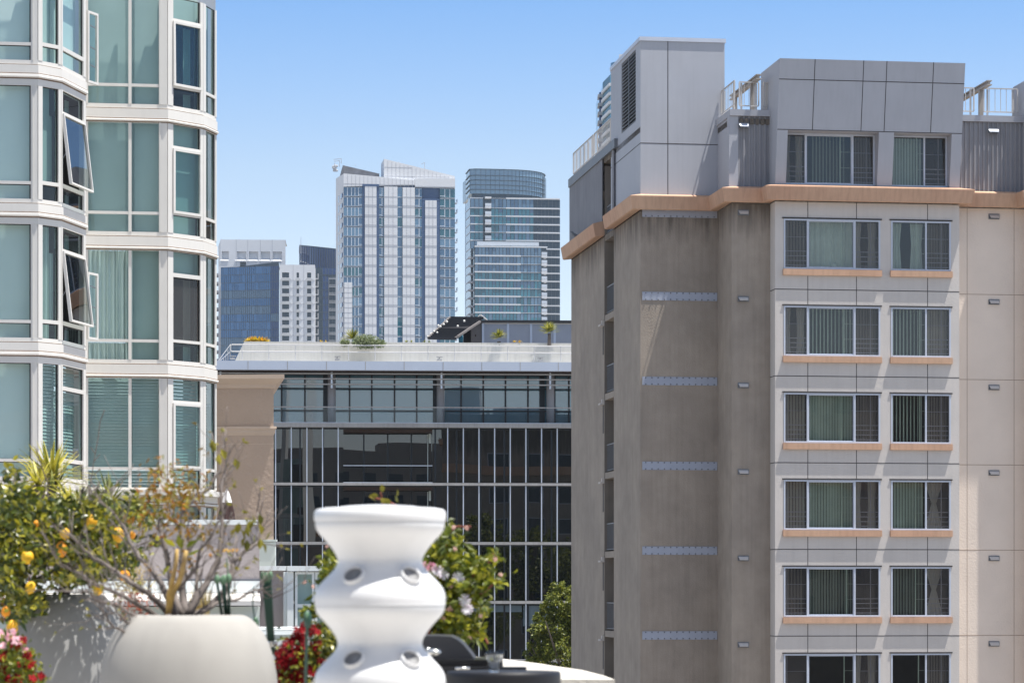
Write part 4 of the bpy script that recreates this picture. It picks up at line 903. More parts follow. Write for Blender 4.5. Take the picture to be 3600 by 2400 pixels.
for k in range(15):
    m = MB(); z = tz(570+118*k); m.box(F1t, a2_, a2_+.9, 1, 4, z, z+.2); m.box(F1t, a2_+.8, a2_+.9, 1, 4, z+.2, z+1.3); m.build('balcony', 't_mull', t1)
m = MB()
for x, y0, y1 in ((178, 55, 110), (158, 75, 150), (1180, 80, 170), (870, 68, 92), (345, 118, 132), (1383, 207, 222)): m.tube([F1t.w(ta(x), 3, tz(y1)), F1t.w(ta(x), 3, tz(y0))], [.13, .10], 4)
for x0, y0, x1, y1 in ((85, 65, 178, 52), (92, 88, 158, 75), (1138, 100, 1180, 80), (1345, 212, 1383, 208)): m.tube([F1t.w(ta(x0), 3, tz(y0)), F1t.w(ta(x1), 3, tz(y1))], [.1, .1], 4)
for i in range(14): m.box(F1t, ta(78+rnd(0, 45)), ta(78+rnd(0, 45))+.6, 2, 3, tz(205-rnd(0, 60)), tz(200-rnd(0, 60))+.7) if False else m.blob(F1t.w(ta(80+rnd(0, 45)), 3, tz(rnd(130, 200))), .45, .45, .35, 5, 4)
m.tube([F1t.w(ta(100), 3, tz(210)), F1t.w(ta(100), 3, tz(110))], [.25, .15], 5); m.build('roof_antenna', 't_line', t1)
# ---- glass tower with curved crown
Y2 = 1160.0; z6 = Zf(1600, 560, 3.565)
p0 = z6(190, 0)[0]; G2 = Vector(((p0-CX)/F0*Y2, Y2)); F2t = Fr(G2, G2+Vector((1, .10))*60)
ta = lambda x, b=0: F2t.a(z6(x, 0)[0], b); tz = lambda y, x=600, b=0: F2t.z(z6(x, y)[0], z6(x, y)[1], b)
t2 = thing('glass_tower', 'teal glass tower with white floor bands, balconies and a curved blue crown', 'tower', (*F2t.at(30), GZ))
aR_ = ta(1310)
m = MB(); m.box(F2t, .3, aR_-.3, .4, 30, GZ, tz(495)); m.box(F2t, ta(215), ta(1080), -8.6, .3, GZ, tz(1105, b=-9)); m.build('core', 't_deep', t2)
Fs2t = Fr(F2t.at(-.68, 14), F2t.at(0, 0))
m = MB(); m.quad(*[Fs2t.w(a, 0, z) for a, z in ((0, GZ), (Fs2t.len, GZ), (Fs2t.len, tz(495)), (0, tz(520)))]); m.build('side_wall', 't_blue2', t2)
m = MB(); m.quad(*[Fr.w(Fs2t, a, .0, z) for a, z in ((-1.3, GZ), (0, GZ), (0, tz(520)), (-1.3, tz(400)))]); m.build('side_shade_wall', 't_slate', t2)
g = MB()
for k in range(30): z = tz(612+101.4*k); g.box(Fs2t, 0, Fs2t.len, -.2, .05, z-.15, z+.15)
g.build('side_floor_band', 't_mull', t2)
nf = 0
for k in range(17):
    y = 490+101.4*k if k == 0 else 612+101.4*(k-1)
    if z6(0, y)[1] > 1240: break
    yb = 612+101.4*k
    z1_, z0_ = tz(y+10), tz(yb)
    for (x0, x1) in ((192, 352), (450, 985), (988, 1310)):
        if y > 1080 and x1 < 1310: continue
        if y > 1080: x0 = 1156
        w = MB(); w.box(F2t, ta(x0), ta(x1), -.05, .4, z0_, z1_); nw = len(w.f)
        g = MB(); q = w; n = int((x1-x0)/45)
        for i in range(n+1):
            a = ta(x0+(x1-x0)*i/n); g.box(F2t, a-.13, a+.13, -.10, -.06, z0_, z1_)
            if i < n and random.random() < .4: a2 = ta(x0+(x1-x0)*(i+1)/n); zz = z0_ if random.random() < .6 else z0_+(z1_-z0_)*.5; q.quad(F2t.w(a+.14, -.07, zz), F2t.w(a2-.14, -.07, zz), F2t.w(a2-.14, -.07, z1_), F2t.w(a+.14, -.07, z1_))
        ww = w.build('window_band', [('t_deep' if x0 > 900 else random.choice(['t_teal', 't_teal', 't_blue2'])), 't_deep' if x0 > 900 else random.choice(['t_blue', 't_teal2', 't_blue2'])], t2, second=nw)
        g.build('mullion', 't_darkline', ww)
    b = MB(); zb_ = tz(y)
    if y < 1080:
        b.box(F2t, 0, ta(352), -.3, .3, zb_-.22, zb_+.2); b.box(F2t, ta(370), ta(447), -2.4, .3, zb_-.35, zb_+.3) ; b.box(F2t, ta(450), ta(635), -.3, .3, zb_-.12, zb_+.06); b.box(F2t, ta(635), aR_, -.5, .3, zb_-.28, zb_+.26)
    else: b.box(F2t, ta(1140), aR_, -.5, .3, zb_-.28, zb_+.22)
    b.build('floor_band', 't_white', t2)
    if y < 1000:
        b = MB(); b.box(F2t, ta(370), ta(447), -2.4, -2.3, tz(yb)+.4, tz(yb)+1.6); b.build('balcony_rail', 't_mull', t2)
F2l = Fr(F2t.at(0, -9), F2t.at(40, -9))
tal = lambda x: F2l.a(z6(x, 0)[0]); tzl = lambda y: F2l.z(z6(600, y)[0], z6(600, y)[1])
for k in range(10):
    y = 1095+100.8*k if k == 0 else 1210+101.6*(k-1)
    if z6(0, y)[1] > 1240: break
    yb = 1210+101.6*k; z1_, z0_ = tzl(y+12), tzl(yb)
    w = MB(); w.box(F2l, tal(247), tal(1080), -.05, .4, z0_, z1_); nw = len(w.f)
    g = MB(); q = w; n = 19
    for i in range(n+1):
        a = tal(247+(1080-247)*i/n); g.box(F2l, a-.13, a+.13, -.10, -.06, z0_, z1_)
        if i < n and random.random() < .4: a2 = tal(247+833*(i+1)/n); zz = z0_ if random.random() < .6 else z0_+(z1_-z0_)*.5; q.quad(F2l.w(a+.14, -.07, zz), F2l.w(a2-.14, -.07, zz), F2l.w(a2-.14, -.07, z1_), F2l.w(a+.14, -.07, z1_))
    ww = w.build('window_band', [random.choice(['t_teal', 't_teal', 't_blue2']), random.choice(['t_blue', 't_teal2', 't_blue2'])], t2, second=nw)
    g.build('mullion', 't_darkline', ww)
    b = MB(); zb_ = tzl(y); x1 = 1155 if k == 0 else 822
    b.box(F2l, tal(245), tal(x1), -.5, .3, zb_-.28, zb_+.24); b.box(F2l, tal(x1), tal(1155), -.2, .3, zb_-.1, zb_+.06)
    b.box(F2l, tal(1082), tal(1152), -.6, 4, zb_-.6, zb_+.4) if k else None
    b.build('floor_band', 't_white', t2)
    b = MB(); b.box(F2l, tal(1082), tal(1152), -.6, -.5, zb_+.5, zb_+1.7) if k else b.box(F2l, tal(275), tal(1050), 0, .2, zb_+.5, zb_+2); b.build('balcony_rail', 't_mull', t2)
    if k: b = MB(); b.box(F2l, tal(175), tal(245), 3, 6, zb_-.8, zb_-.2); b.build('side_balcony', 't_line', t2)
# crown: curved glass drum
arc = []
cx0, cx1 = ta(192), ta(1177)
for i in range(25):
    t = i/24; a = cx0+(cx1-cx0)*math.sin(t*math.pi/2)**1.0 if False else cx0+(cx1-cx0)*(1-(1-t)**1.6)
    arc.append(F2t.at(a, -1.0+17*(t**3.2)))
arcp = [F2t.at(-.6, 13)]+[F2t.at(0-.2, .2)]+arc[1:]
ys = [(128, 208), (208, 267), (267, 326), (326, 384), (384, 438)]
for i, (ya, yb) in enumerate(ys):
    m = MB(); m.sweep(arcp, [(.0, tz(yb)), (.0, tz(ya)), (-1, tz(ya)), (-1, tz(yb))]); m.build('crown_glazing', 't_crown', t2)
    m = MB(); m.sweep(arcp, [(.35, tz(ya)-.2), (.35, tz(ya)+.0), (-.5, tz(ya)+.0), (-.5, tz(ya)-.2)]); m.build('crown_ledge', 't_darkline', t2)
m = MB(); m.sweep(arcp, [(-.8, tz(500)), (-.8, tz(438)), (-2, tz(438)), (-2, tz(500))]); m.build('crown_recess', 't_deep', t2)
m = MB(); poly = [(x+.6, y+1.5) for x, y in arcp]+[F2t.at(cx1-2, 30), F2t.at(-.6, 30)]; m.prism(poly, tz(438), tz(140)-1); m.build('crown_core', 't_deep', t2)
g = MB()
for i in range(1, len(arcp)-1):
    x, y = arcp[i]
    for dx in (0,): g.box(Fr((x, y-.15), (x+1, y-.15)), -.05, .05, -.05, .05, tz(438), tz(130))
g.build('crown_mullion', 't_darkline', t2)
# ---- white tower with blue glass block
Y3 = 1200.0; z4 = Zf(740, 820, 3.734)
def mk(x, t, Yv): p = Vector(((z4(x, 0)[0]-CX)/F0*Yv, Yv)); return Fr(p, p+Vector((1, t))*60)
F3t = mk(908, .06, Y3); ta = lambda x: F3t.a(z4(x, 0)[0]); tz = lambda y: F3t.z(z4(1000, y)[0], z4(1000, y)[1])
t3 = thing('white_block_tower', 'white gridded tower with deep square windows joined to a faceted blue glass wing', 'tower', (*F3t.at(10), GZ))
hs = []; rows = [512+103.3*k for k in range(9)]
for y in rows:
    for x0, x1 in ((940, 1032), (1130, 1162), (1268, 1322)): hs.append((ta(x0), ta(x1), tz(y+70), tz(y)))
m = MB(); m.holes(F3t, 0, ta(1372), GZ, tz(412), hs, 1.2); fr_ = Fr(F3t.at(ta(1372)), F3t.at(ta(1372), 20)); m.quad(*[fr_.w(a, 0, z) for a, z in ((0, GZ), (20, GZ), (20, tz(412)), (0, tz(412)))]); m.quad(*[F3t.w(a, b, tz(412)) for a, b in ((0, 0), (ta(1372), 0), (ta(1372), 20), (0, 20))]); m.build('white_wall', 't_white2', t3)
for h in hs:
    p = MB(); p.quad(*[F3t.w(a, 1.1, z) for a, z in ((h[0], h[2]), (h[1], h[2]), (h[1], h[3]), (h[0], h[3]))]); w = p.build('window', 't_deep', t3)
    p = MB(); p.quad(F3t.w(h[0]-1.2, -.02, h[2]-1.3), F3t.w(h[1]+1.4, -.02, h[2]-1.3), F3t.w(h[1], -.6, h[2]-.1), F3t.w(h[0], -.6, h[2]-.1)); p.quad(F3t.w(h[0], -.6, h[2]-.1), F3t.w(h[1], -.6, h[2]-.1), F3t.w(h[1], .9, h[2]+.1), F3t.w(h[0], .9, h[2]+.1)); p.build('window_ledge', 't_white2', w)
g = MB()
for x in (1085, 1225): g.box(F3t, ta(x)-.07, ta(x)+.07, -.04, -.01, GZ, tz(412))
for y in rows: z = tz(y+103); g.box(F3t, 0, ta(1372), -.04, -.01, z-.06, z+.06)
g.build('panel_joint', 't_line', t3)
# blue wing: two facets
pA = Vector(((z4(138, 0)[0]-CX)/F0*(Y3+26), Y3+26)); pB = Vector(((z4(790, 0)[0]-CX)/F0*(Y3+2), Y3+2)); pC = Vector(F3t.at(-.3, .3))
FA, FB = Fr(pA, pB), Fr(pB, pC)
ztw = lambda y, x, Yv: (HY-z4(x, y)[1])/F0*Yv
za, zb_ = ztw(448, 138, Y3+26), ztw(425, 790, Y3+2)
for j, (F, m_, zA, zB) in enumerate(((FA, 't_azure', za, zb_), (FB, 't_navy', zb_, zb_))):
    nfl = 13; L_ = F.len
    for k in range(nfl):
        h = 3.3*k*1.0; z1a, z1b = zA-h*10/10, zB-h
        hh = 3.32*10/10
        w = MB(); w.quad(F.w(0, 0, zA-3.36*(k+1)*1.0), F.w(L_, 0, zB-3.36*(k+1)), F.w(L_, 0, zB-3.36*k-.16), F.w(0, 0, zA-3.36*k-.16)); ww = w.build('window_band', m_ if random.random() < .8 else 't_blue', t3)
        g = MB(); n = 26 if j == 0 else 4; q = MB()
        for i in range(n+1):
            if random.random() < .1 and j == 0: continue
            a = L_*i/n; t = i/n; z_a = zA+(zB-zA)*t; w_ = .07 if random.random() < .75 else .14; g.box(F, a-w_, a+w_, -.08, -.02, z_a-3.36*(k+1), z_a-3.36*k)
        g.quad(F.w(0, -.05, zA-3.36*k-.2), F.w(L_, -.05, zB-3.36*k-.2), F.w(L_, -.05, zB-3.36*k), F.w(0, -.05, zA-3.36*k))
        g.build('mullion', 't_darkline', ww)
m = MB(); m.prism([pA, pB, pC, F3t.at(0, 28), (pA.x, pA.y+20)], GZ, zb_-3.36*13); m.prism([(pA.x+.3, pA.y+.5), (pB.x, pB.y+.5), (pC.x, pC.y+.5), F3t.at(0, 20), (pA.x+.3, pA.y+20)], zb_-60, za-.6); m.build('core', 't_deep', t3)
for k in range(11):
    m = MB(); z = ztw(555+112*k, 90, Y3+40); x = (z4(110, 0)[0]-CX)/F0*(Y3+40); m.box(WORLD, x-9.5, x, Y3+38, Y3+48, z, z+.8); m.box(WORLD, x-9.4, x-9.2, Y3+38, Y3+48, z+.8, z+2.6); m.build('balcony', 't_line', t3)
m = MB(); x = (z4(110, 0)[0]-CX)/F0*(Y3+40); m.box(WORLD, x, x+8, Y3+38, Y3+60, GZ, ztw(440, 110, Y3+40)); m.build('side_wall', 't_white', t3)
# rear white building
Y3b = 1290.0; F4 = mk(132, .05, Y3b); ta = lambda x: F4.a(z4(x, 0)[0]); tz = lambda y: F4.z(z4(500, y)[0], z4(500, y)[1])
t4 = thing('white_tower', 'pale white tower top with five square recesses behind the blue glass wing', 'tower', (*F4.at(50), GZ))
hs = [(ta(x), ta(x+122), tz(352), tz(238)) for x in (348, 505, 662, 818)]+[(ta(150), ta(240), tz(352), tz(238))]+[(ta(388), ta(468), tz(450), tz(376))]
m = MB(); m.holes(F4, 0, ta(985), GZ, tz(84), hs, 1.6); m.quad(*[F4.w(a, b, tz(84)) for a, b in ((0, 0), (ta(985), 0), (ta(985), 25), (0, 25))])
lf = Fr(F4.at(-2.3, 25), F4.at(0, 0)); m.quad(*[lf.w(a, 0, z) for a, z in ((0, GZ), (lf.len, GZ), (lf.len, tz(84)), (0, tz(84)))]); m.build('wall', 't_white2', t4)
for i, h in enumerate(hs):
    p = MB(); p.quad(F4.w(h[0], 1.5, h[2]+1), F4.w(h[1], 1.5, h[2]+1), F4.w(h[1], 1.5, h[3]), F4.w(h[0], 1.5, h[3])); p.quad(F4.w(h[0]-1, -.4, h[2]-.3), F4.w(h[1], -.4, h[2]-.3), F4.w(h[1], 1.5, h[2]+1.0), F4.w(h[0], 1.5, h[2]+1)); p.build('recess_panel', 't_white2' if i < 5 else 't_deep', t4)
g = MB()
for x in (338, 490, 655, 810): g.box(F4, ta(x)-.08, ta(x)+.08, -.04, -.01, GZ, tz(84))
g.build('panel_joint', 't_line', t4)
m = MB()
for x, y in ((135, 55), (370, 52), (982, 64)): m.tube([F4.w(ta(x), 5, tz(84)), F4.w(ta(x), 5, tz(y))], [.15, .1], 4)
m.build('roof_antenna', 't_line', t4)
# navy curved tower
Y5 = 1250.0; t5 = thing('navy_glass_tower', 'dark navy glass tower with a curved sloping top beside the tall white tower', 'tower', (*P(930, 2080, Y5).xy, GZ))
prs = []
for i in range(17):
    t = i/16; px = z4(1170+(1660-1170)*t, 0)[0]; Yv = Y5+22*(1-t)**3.0; prs.append(((px-CX)/F0*Yv, Yv, ztw(153+50*t**1.1, 1400, Yv)))
for k in range(9):
    m = MB()
    for i in range(16):
        x0, y0, z0 = prs[i]; x1, y1, z1 = prs[i+1]; m.quad((x0, y0, z0-10*(k+1)), (x1, y1, z1-10*(k+1)), (x1, y1, z1-10*k-.3), (x0, y0, z0-10*k-.3))
    w = m.build('glass_band', 't_navy', t5)
    g = MB()
    for i in range(17): x0, y0, z0 = prs[i]; g.box(WORLD, x0-.12, x0+.12, y0-.2, y0-.05, z0-10*(k+1), z0-10*k)
    for i in range(16):
        x0, y0, z0 = prs[i]; x1, y1, z1 = prs[i+1]; g.quad((x0, y0-.1, z0-10*k-.35), (x1, y1-.1, z1-10*k-.35), (x1, y1-.1, z1-10*k), (x0, y0-.1, z0-10*k))
    g.build('mullion', 't_darkline', w)
m = MB(); m.box(WORLD, prs[0][0]+3, prs[-1][0], Y5+23, Y5+40, GZ, prs[-1][2]-1); m.build('core', 't_deep', t5)
# dark lower block with curved balconies
Y6 = 1225.0; F6 = mk(1378, .05, Y6); ta = lambda x: F6.a(z4(x, 0)[0]); tz = lambda y: F6.z(z4(1500, y)[0], z4(1500, y)[1])
t6 = thing('dark_balcony_tower', 'dark glass tower block with small curved white balconies between the white blocks', 'tower', (*F6.at(15), GZ))
m = MB(); m.box(F6, 0, ta(1664), 0, 20, GZ, tz(455)); m.build('glass_body', 't_deep', t6)
m = MB(); m.box(F6, ta(1475), ta(1545), -.1, -.02, GZ, tz(560)); m.box(F6, ta(1470), ta(1664), -.1, -.02, tz(545), tz(458)); m.build('lighter_glazing', 't_navy', t6)
g = MB()
for x in (1420, 1470, 1515, 1552, 1600, 1648): g.box(F6, ta(x)-.12, ta(x)+.12, -.2, -.11, GZ, tz(458))
for k in range(11): z = tz(545+98*k); g.box(F6, 0, ta(1664), -.2, -.11, z-.1, z+.1)
g.build('mullion', 't_darkline', t6)
for k in range(9):
    z = tz(598+104*k); m = MB(); m.box(F6, -.4, ta(1412), -1.2, 0, z-.3, z+.2); m.box(F6, ta(1408), ta(1418), -1.2, 0, z-.2, z+2.2); m.build('balcony', 't_white', t6)
    m = MB(); m.box(F6, ta(1558), ta(1645), -.5, -.2, z-.15, z+.15); m.frame(F6, ta(1552), ta(1648), z-2.6, z+.6, .15, -.3, -.2); m.build('window_frame', 't_line', t6)
m = MB(); b = P(1058, 860, Y5+5); m.tube([b-Vector((0, 0, 4)), b+Vector((0, 0, 3.5))], [.2, .08], 4); m.tube([b-Vector((.8, 0, 4)), b+Vector((-.8, 0, -1))], [.15, .1], 4); m.build('antenna', 't_line', t5)
# ---- tower group behind the right building
Y7 = 600.0
t7 = thing('corner_glass_tower', 'light blue glass tower with thin white floor bands behind the roof railing', 'tower', (*P(2130, 2080, Y7).xy, GZ))
p_ = Vector(((2118-CX)/F0*Y7, Y7)); p0_ = Vector(((2105-CX)/F0*(Y7+6), Y7+6)); pq = Vector(((2146-CX)/F0*(Y7-10), Y7-10)); pr_ = pq+Vector((8, .6))
zt = lambda y: (HY-y)/F0*Y7
m = MB(); m.prism([p_, pq, pr_, pr_+Vector((0, 20)), p0_+Vector((0, 20)), p_+Vector((0, 6))], GZ, zt(292)); m.build('glass_body', 't_teal', t7)
Fq7 = Fr(p_, pq)
for k in range(14):
    z = zt(327+31*k); m = MB(); m.box(Fq7, 0, Fq7.len, -.3, 0, z-.3, z+.3); m.box(Fr(pq, pr_), 0, 8, -.3, 0, z-.3, z+.3); m.build('floor_band', 't_white', t7)
    m = MB(); m.box(WORLD, p0_.x-.3, p_.x+.4, p0_.y-4, p0_.y, z-.5, z+.1); m.build('balcony', 't_line', t7)
m = MB(); m.box(WORLD, p0_.x, p_.x+.3, p0_.y-3, p0_.y+8, GZ, zt(316)); m.build('side_glazing', 't_navy', t7)
m = MB()
for i in range(1, 7): a = Fq7.len*i/7; m.box(Fq7, a-.08, a+.08, -.06, -.01, zt(780), zt(292))
m.build('mullion', 't_darkline', t7)
t8 = thing('round_glass_tower', 'round pale blue glass tower top peeking above the louvred stair tower', 'tower', (*P(2180, 2080, 700).xy, GZ))
c = P(2185, 2080, 712); zt = lambda y: (HY-y)/F0*700
m = MB(); m.lathe((c.x, c.y, 0), [(2.75, GZ), (2.75, zt(192)), (2.3, zt(190)), (.01, zt(190))], 28); m.build('glass_drum', 't_blue2', t8, False)
for k in range(6): m = MB(); m.lathe((c.x, c.y, zt(222+9*k)), [(2.8, -.1), (2.85, 0), (2.8, .12)], 28); m.build('floor_ring', 't_mull', t8)
m = MB(); m.box(WORLD, c.x-.6, c.x+4, c.y-2, c.y+1, zt(195), zt(165)); m.build('lift_housing', 't_white', t8)
# ================================================================ ground, deck, building and trees behind the camera
surf('asphalt', (.05, .05, .052), .9, .15, .4); surf('ground_mat', (.24, .23, .215), .95, .2, .05); surf('deck_mat', (.46, .44, .41), .85, .08, 1.2)
m = MB(); m.quad((-4000, -3000, GZ), (4000, -3000, GZ), (4000, 6000, GZ), (-4000, 6000, GZ)); tag(m.build('ground', 'ground_mat'), None, None, kind='structure')
m = MB(); m.quad((-60, 108, GZ+.004), (60, 112, GZ+.004), (60, 130, GZ+.004), (-60, 126, GZ+.004)); tag(m.build('road', 'asphalt'), None, None, kind='structure')
m = MB(); m.box(WORLD, -9, 4.2, -8, 26, -1.45, -1.15); tag(m.build('terrace_floor', 'deck_mat'), None, None, kind='structure')
bb = thing('apartment_block', 'beige apartment block with orange ledge standing behind the camera and mirrored in the office glass', 'building', (20, -34, GZ))
surf('rear_wall', (.26, .235, .215), .9, .06, .5); surf('rear_ledge', (.45, .25, .14), .9, .08); 
Fb_ = Fr((140, -34), (-70, -34)); ga_ = lambda x: 140-x
m = MB(); m.box(Fb_, 0, 210, 0, 12, GZ, 20.5); m.box(Fb_, ga_(38), ga_(27.5), 0, 12, 20.5, 26.2); m.box(Fb_, ga_(25), ga_(8), 4, 12, 20.5, 22.0); m.build('wall', 'rear_wall', bb)
for z in (8.8,): m = MB(); m.box(Fb_, 0, 210, -.8, 0, z, z+1.2); m.build('ledge', 'rear_ledge', bb)
for i in range(24):
    for k in range(7):
        x = 70-i*4.2; z = 15.5-k*3.3+(0 if k < 3 else -.9); m = MB(); m.box(Fb_, ga_(x), ga_(x)+2.0, -.02, .0, z, z+1.5)
        if i*7+k < 100 and False: pass
        m.build('window', 't_deep', bb)
surf('bark', (.16, .13, .11), .9, .25, 6, bump=.6, bscale=60); surf('bark_grey', (.27, .235, .22), .85, .25, 9, bump=.5, bscale=80)
leafmat('leaf_tree', (.05, .07, .012), (.15, .18, .02), (.34, .33, .05), scale=3)
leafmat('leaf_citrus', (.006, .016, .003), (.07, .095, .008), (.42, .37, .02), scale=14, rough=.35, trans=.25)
leafmat('leaf_light', (.02, .04, .004), (.13, .165, .010), (.40, .37, .02), scale=12, rough=.45)
leafmat('leaf_autumn', (.12, .10, .010), (.30, .17, .015), (.36, .11, .012), scale=10)
leafmat('leaf_olive', (.11, .12, .015), (.24, .22, .025), (.42, .34, .03), scale=10)
leafmat('yucca_leaf', (.10, .12, .01), (.42, .38, .04), (.70, .62, .14), scale=5, rough=.5)
leafmat('yucca_dark', (.03, .055, .015), (.13, .16, .03), (.48, .48, .18), scale=5, rough=.5)
leafmat('yucca_mix', (.05, .07, .012), (.24, .25, .03), (.60, .54, .14), scale=2); leafmat('red_petal', (.05, .001, .002), (.17, .001, .004), (.30, .002, .007), scale=10, rough=.7, trans=.15, spec=.2); leafmat('pink_petal', (.75, .25, .38), (.85, .42, .52), (.9, .65, .7), scale=10, trans=.35); leafmat('white_petal', (.85, .85, .88), (.88, .88, .9), (.85, .7, .85), scale=10, trans=.3)
leafmat('dried_red', (.10, .02, .01), (.32, .07, .03), (.50, .16, .08), scale=12); leafmat('grass_dry', (.30, .22, .07), (.55, .43, .16), (.70, .58, .30), scale=12)
leafmat('sage_leaf', (.10, .14, .06), (.24, .29, .14), (.38, .40, .22), scale=6); leafmat('bud_pink', (.35, .2, .12), (.6, .35, .3), (.7, .5, .42), scale=10)
def rv(): 
    while True:
        v = Vector((rnd(-1, 1), rnd(-1, 1), rnd(-1, 1)))
        if .05 < v.length < 1: return v.normalized()
def leaf(mb, p, d, L, W, fold=.25, droop=.2):
    d = d.normalized(); s = d.cross(rv()).normalized(); n = s.cross(d).normalized()
    mid = p+d*L*.5-Vector((0, 0, droop*L*.2)); tip = p+d*L-Vector((0, 0, droop*L))
    l = mid+s*W*.5+n*W*fold; r = mid-s*W*.5+n*W*fold
    l1 = p+d*L*.22+s*W*.36+n*W*fold*.5; r1 = p+d*L*.22-s*W*.36+n*W*fold*.5
    i = len(mb.v); mb.v.extend([tuple(q) for q in (p, l1, l, tip, r, r1, mid)])
    mb.f.extend([(i, i+6, i+2, i+1), (i, i+5, i+4, i+6), (i+6, i+3, i+2), (i+6, i+4, i+3)])
def blade(mb, p, d, L, W, droop=.3, n=4, up=Vector((0, 0, 1))):
    """strap leaf bending down towards its tip"""
    d = d.normalized(); s = d.cross(up)
    if s.length < .1: s = d.cross(Vector((1, 0, 0)))
    s.normalize(); i = len(mb.v)
    for k in range(n+1):
        t = k/n; q = p+d*L*t-up*(droop*L*t*t*.5); w = W*(.75+.5*t if t < .4 else 1.0)*(1-t**3)*.5+.0004
        mb.v.append(tuple(q+s*w)); mb.v.append(tuple(q-s*w+up*W*.12))
    for k in range(n): a = i+2*k; mb.f.append((a, a+1, a+3, a+2))
def tree_limbs(mb, p, d, L, r, depth, tips, spread=.6, up=.25, seg=4, n=6, kids=(2, 3), bend=.18, mn=.0015, shrink=.72):
    pts = [p]; rad = [r]; q = p.copy(); dd = d.normalized()
    for k in range(seg):
        dd = (dd+rv()*bend+Vector((0, 0, up*.15))).normalized(); q = q+dd*L/seg; pts.append(q.copy()); rad.append(max(mn, r*(1-.45*(k+1)/seg)))
    mb.tube(pts, rad, n)
    if depth <= 1: tips.append((pts, dd))
    if depth <= 0: return
    for i in range(random.randint(*kids)):
        k = random.randint(max(1, seg-2), seg); nd = (dd+rv()*spread+Vector((0, 0, up))).normalized()
        tree_limbs(mb, pts[k], nd, L*shrink*rnd(.8, 1.15), rad[k]*.75, depth-1, tips, spread, up, seg, max(4, n-1), kids, bend, mn, shrink)
def sph_leaves(mb, c, rx, ry, rz, n, L, W, outward=.6, clumps=0):
    cl = []
    if clumps:
        for i in range(clumps): v = rv(); k = rnd(.35, 1)**.5; cl.append(Vector((c[0]+v.x*rx*k, c[1]+v.y*ry*k, c[2]+v.z*rz*k)))
    for i in range(n):
        if cl: o = random.choice(cl); v = rv()*rnd(.1, 1); p = o+Vector((v.x*rx, v.y*ry, v.z*rz))*.25
        else: v = rv(); k = rnd(.2, 1)**.4; p = Vector((c[0]+v.x*rx*k, c[1]+v.y*ry*k, c[2]+v.z*rz*k))
        d = (p-Vector(c)).normalized()*outward+rv()
        leaf(mb, p, d, L*rnd(.7, 1.3), W*rnd(.7, 1.3))
# street tree right of the office
TY = 150.0
tr = thing('street_tree', 'green leafy tree rising beside the concrete building in front of the office glass', 'tree', (*P(2010, 2080, TY).xy, GZ))
m = MB(); bse = Vector((*P(2030, 2080, TY).xy, GZ)); tips = []
m.tube([bse, bse+Vector((.2, 0, 6)), bse+Vector((0, .2, 12))], [.35, .28, .16], 8); 
for i in range(8): a = i*.8; m.tube([bse+Vector((.1, 0, 6+i*.8)), bse+Vector((1.6*math.cos(a), 1.6*math.sin(a), 8.5+i)), bse+Vector((2.6*math.cos(a), 2.6*math.sin(a), 10.5+i))], [.13, .07, .02], 5)
m.build('trunk', 'bark', tr)
m = MB()
for (px, py, rx, rz, n) in ((1990, 2120, 1.2, 1.0, 1500), (1945, 2140, .7, .7, 700), (1905, 2170, .45, .35, 300), (1960, 2210, 1.3, 1.2, 2000), (1915, 2260, .9, .8, 900), (2000, 2290, 1.7, 1.3, 2200), (1935, 2330, 1.3, .9, 1200), (1880, 2345, .6, .25, 240), (1850, 2300, .22, .22, 60), (2070, 2200, 1.7, 1.7, 900), (1975, 2060, .5, .35, 300)):
    c = P(px, py, TY); sph_leaves(m, c, rx, rx*1.1, rz, int(n*1.5), .17, .10, clumps=max(6, n//35))
m.build('crown', 'leaf_tree', tr)
for i, (x, z, r, yy) in enumerate(((5.3, 6.9, 2.3, 124), (9.3, 5.8, 2.9, 129), (14, 5.0, 4.0, 134))):
    tq = thing('street_tree', ('tall rounded street tree hidden behind the concrete building and mirrored in the office glass', 'broad street tree behind the apartment building, second from the office edge', 'spreading street tree behind the apartment building, farthest right')[i], 'tree', (x, yy, GZ))
    m = MB(); m.tube([(x, yy, GZ), (x+.3, yy, z-1)], [.4, .2], 8); m.build('trunk', 'bark', tq)
    m = MB(); sph_leaves(m, Vector((x, yy, z-r)), r*.95, 3.2, r, 3600, .34, .24, clumps=70); sph_leaves(m, Vector((x+.5, yy, z-r*2)), r*.95, 3, r, 2600, .34, .24, clumps=50); m.build('crown', 'leaf_tree', tq)
# roof garden plants on the office parapet
def rosette(mb, c, R_, n, up=.2, W=.05, droop=.3, full=False):
    for i in range(n):
        el = rnd(-.3 if full else .0, 1.45); az = rnd(0, 2*math.pi); d = Vector((math.cos(el)*math.cos(az), math.cos(el)*math.sin(az), math.sin(el)+up*.0))
        blade(mb, c, d, R_*rnd(.75, 1.1), W, droop)
YR = YG+2.6
def rooftop(name, label, cat, parts, mat_, stem=None, group='plants along the office roof parapet'):
    c0 = parts[0]; t = thing(name, label, cat, P(c0[0], 1212, YR), group)
    m = MB()
    for px, py, r, n, w in parts: rosette(m, P(px, py, YR), r, n, W=w, droop=.25)
    m.build('leaves', mat_, t)
    if stem: s = MB(); s.tube([P(stem[0], 1216, YR), P(stem[0], stem[1], YR)], [stem[2], stem[2]*.8], 8); s.build('stem', 'bark', t, True)
leafmat('aloe_gold', (.30, .22, .02), (.60, .45, .03), (.75, .35, .04), scale=3)
rooftop('aloe_plant', 'golden orange spiky aloe clump on the roof parapet beside the sloping rail', 'plant', [(900+12*i, 1199+abs(i)*1.0, .42, 34, .11) for i in range(-2, 4)], 'aloe_gold')
rooftop('agave_plant', 'spiky yellow green agave rising from the grey shrub on the parapet', 'plant', [(1240, 1190, .85, 110, .07)], 'yucca_mix')
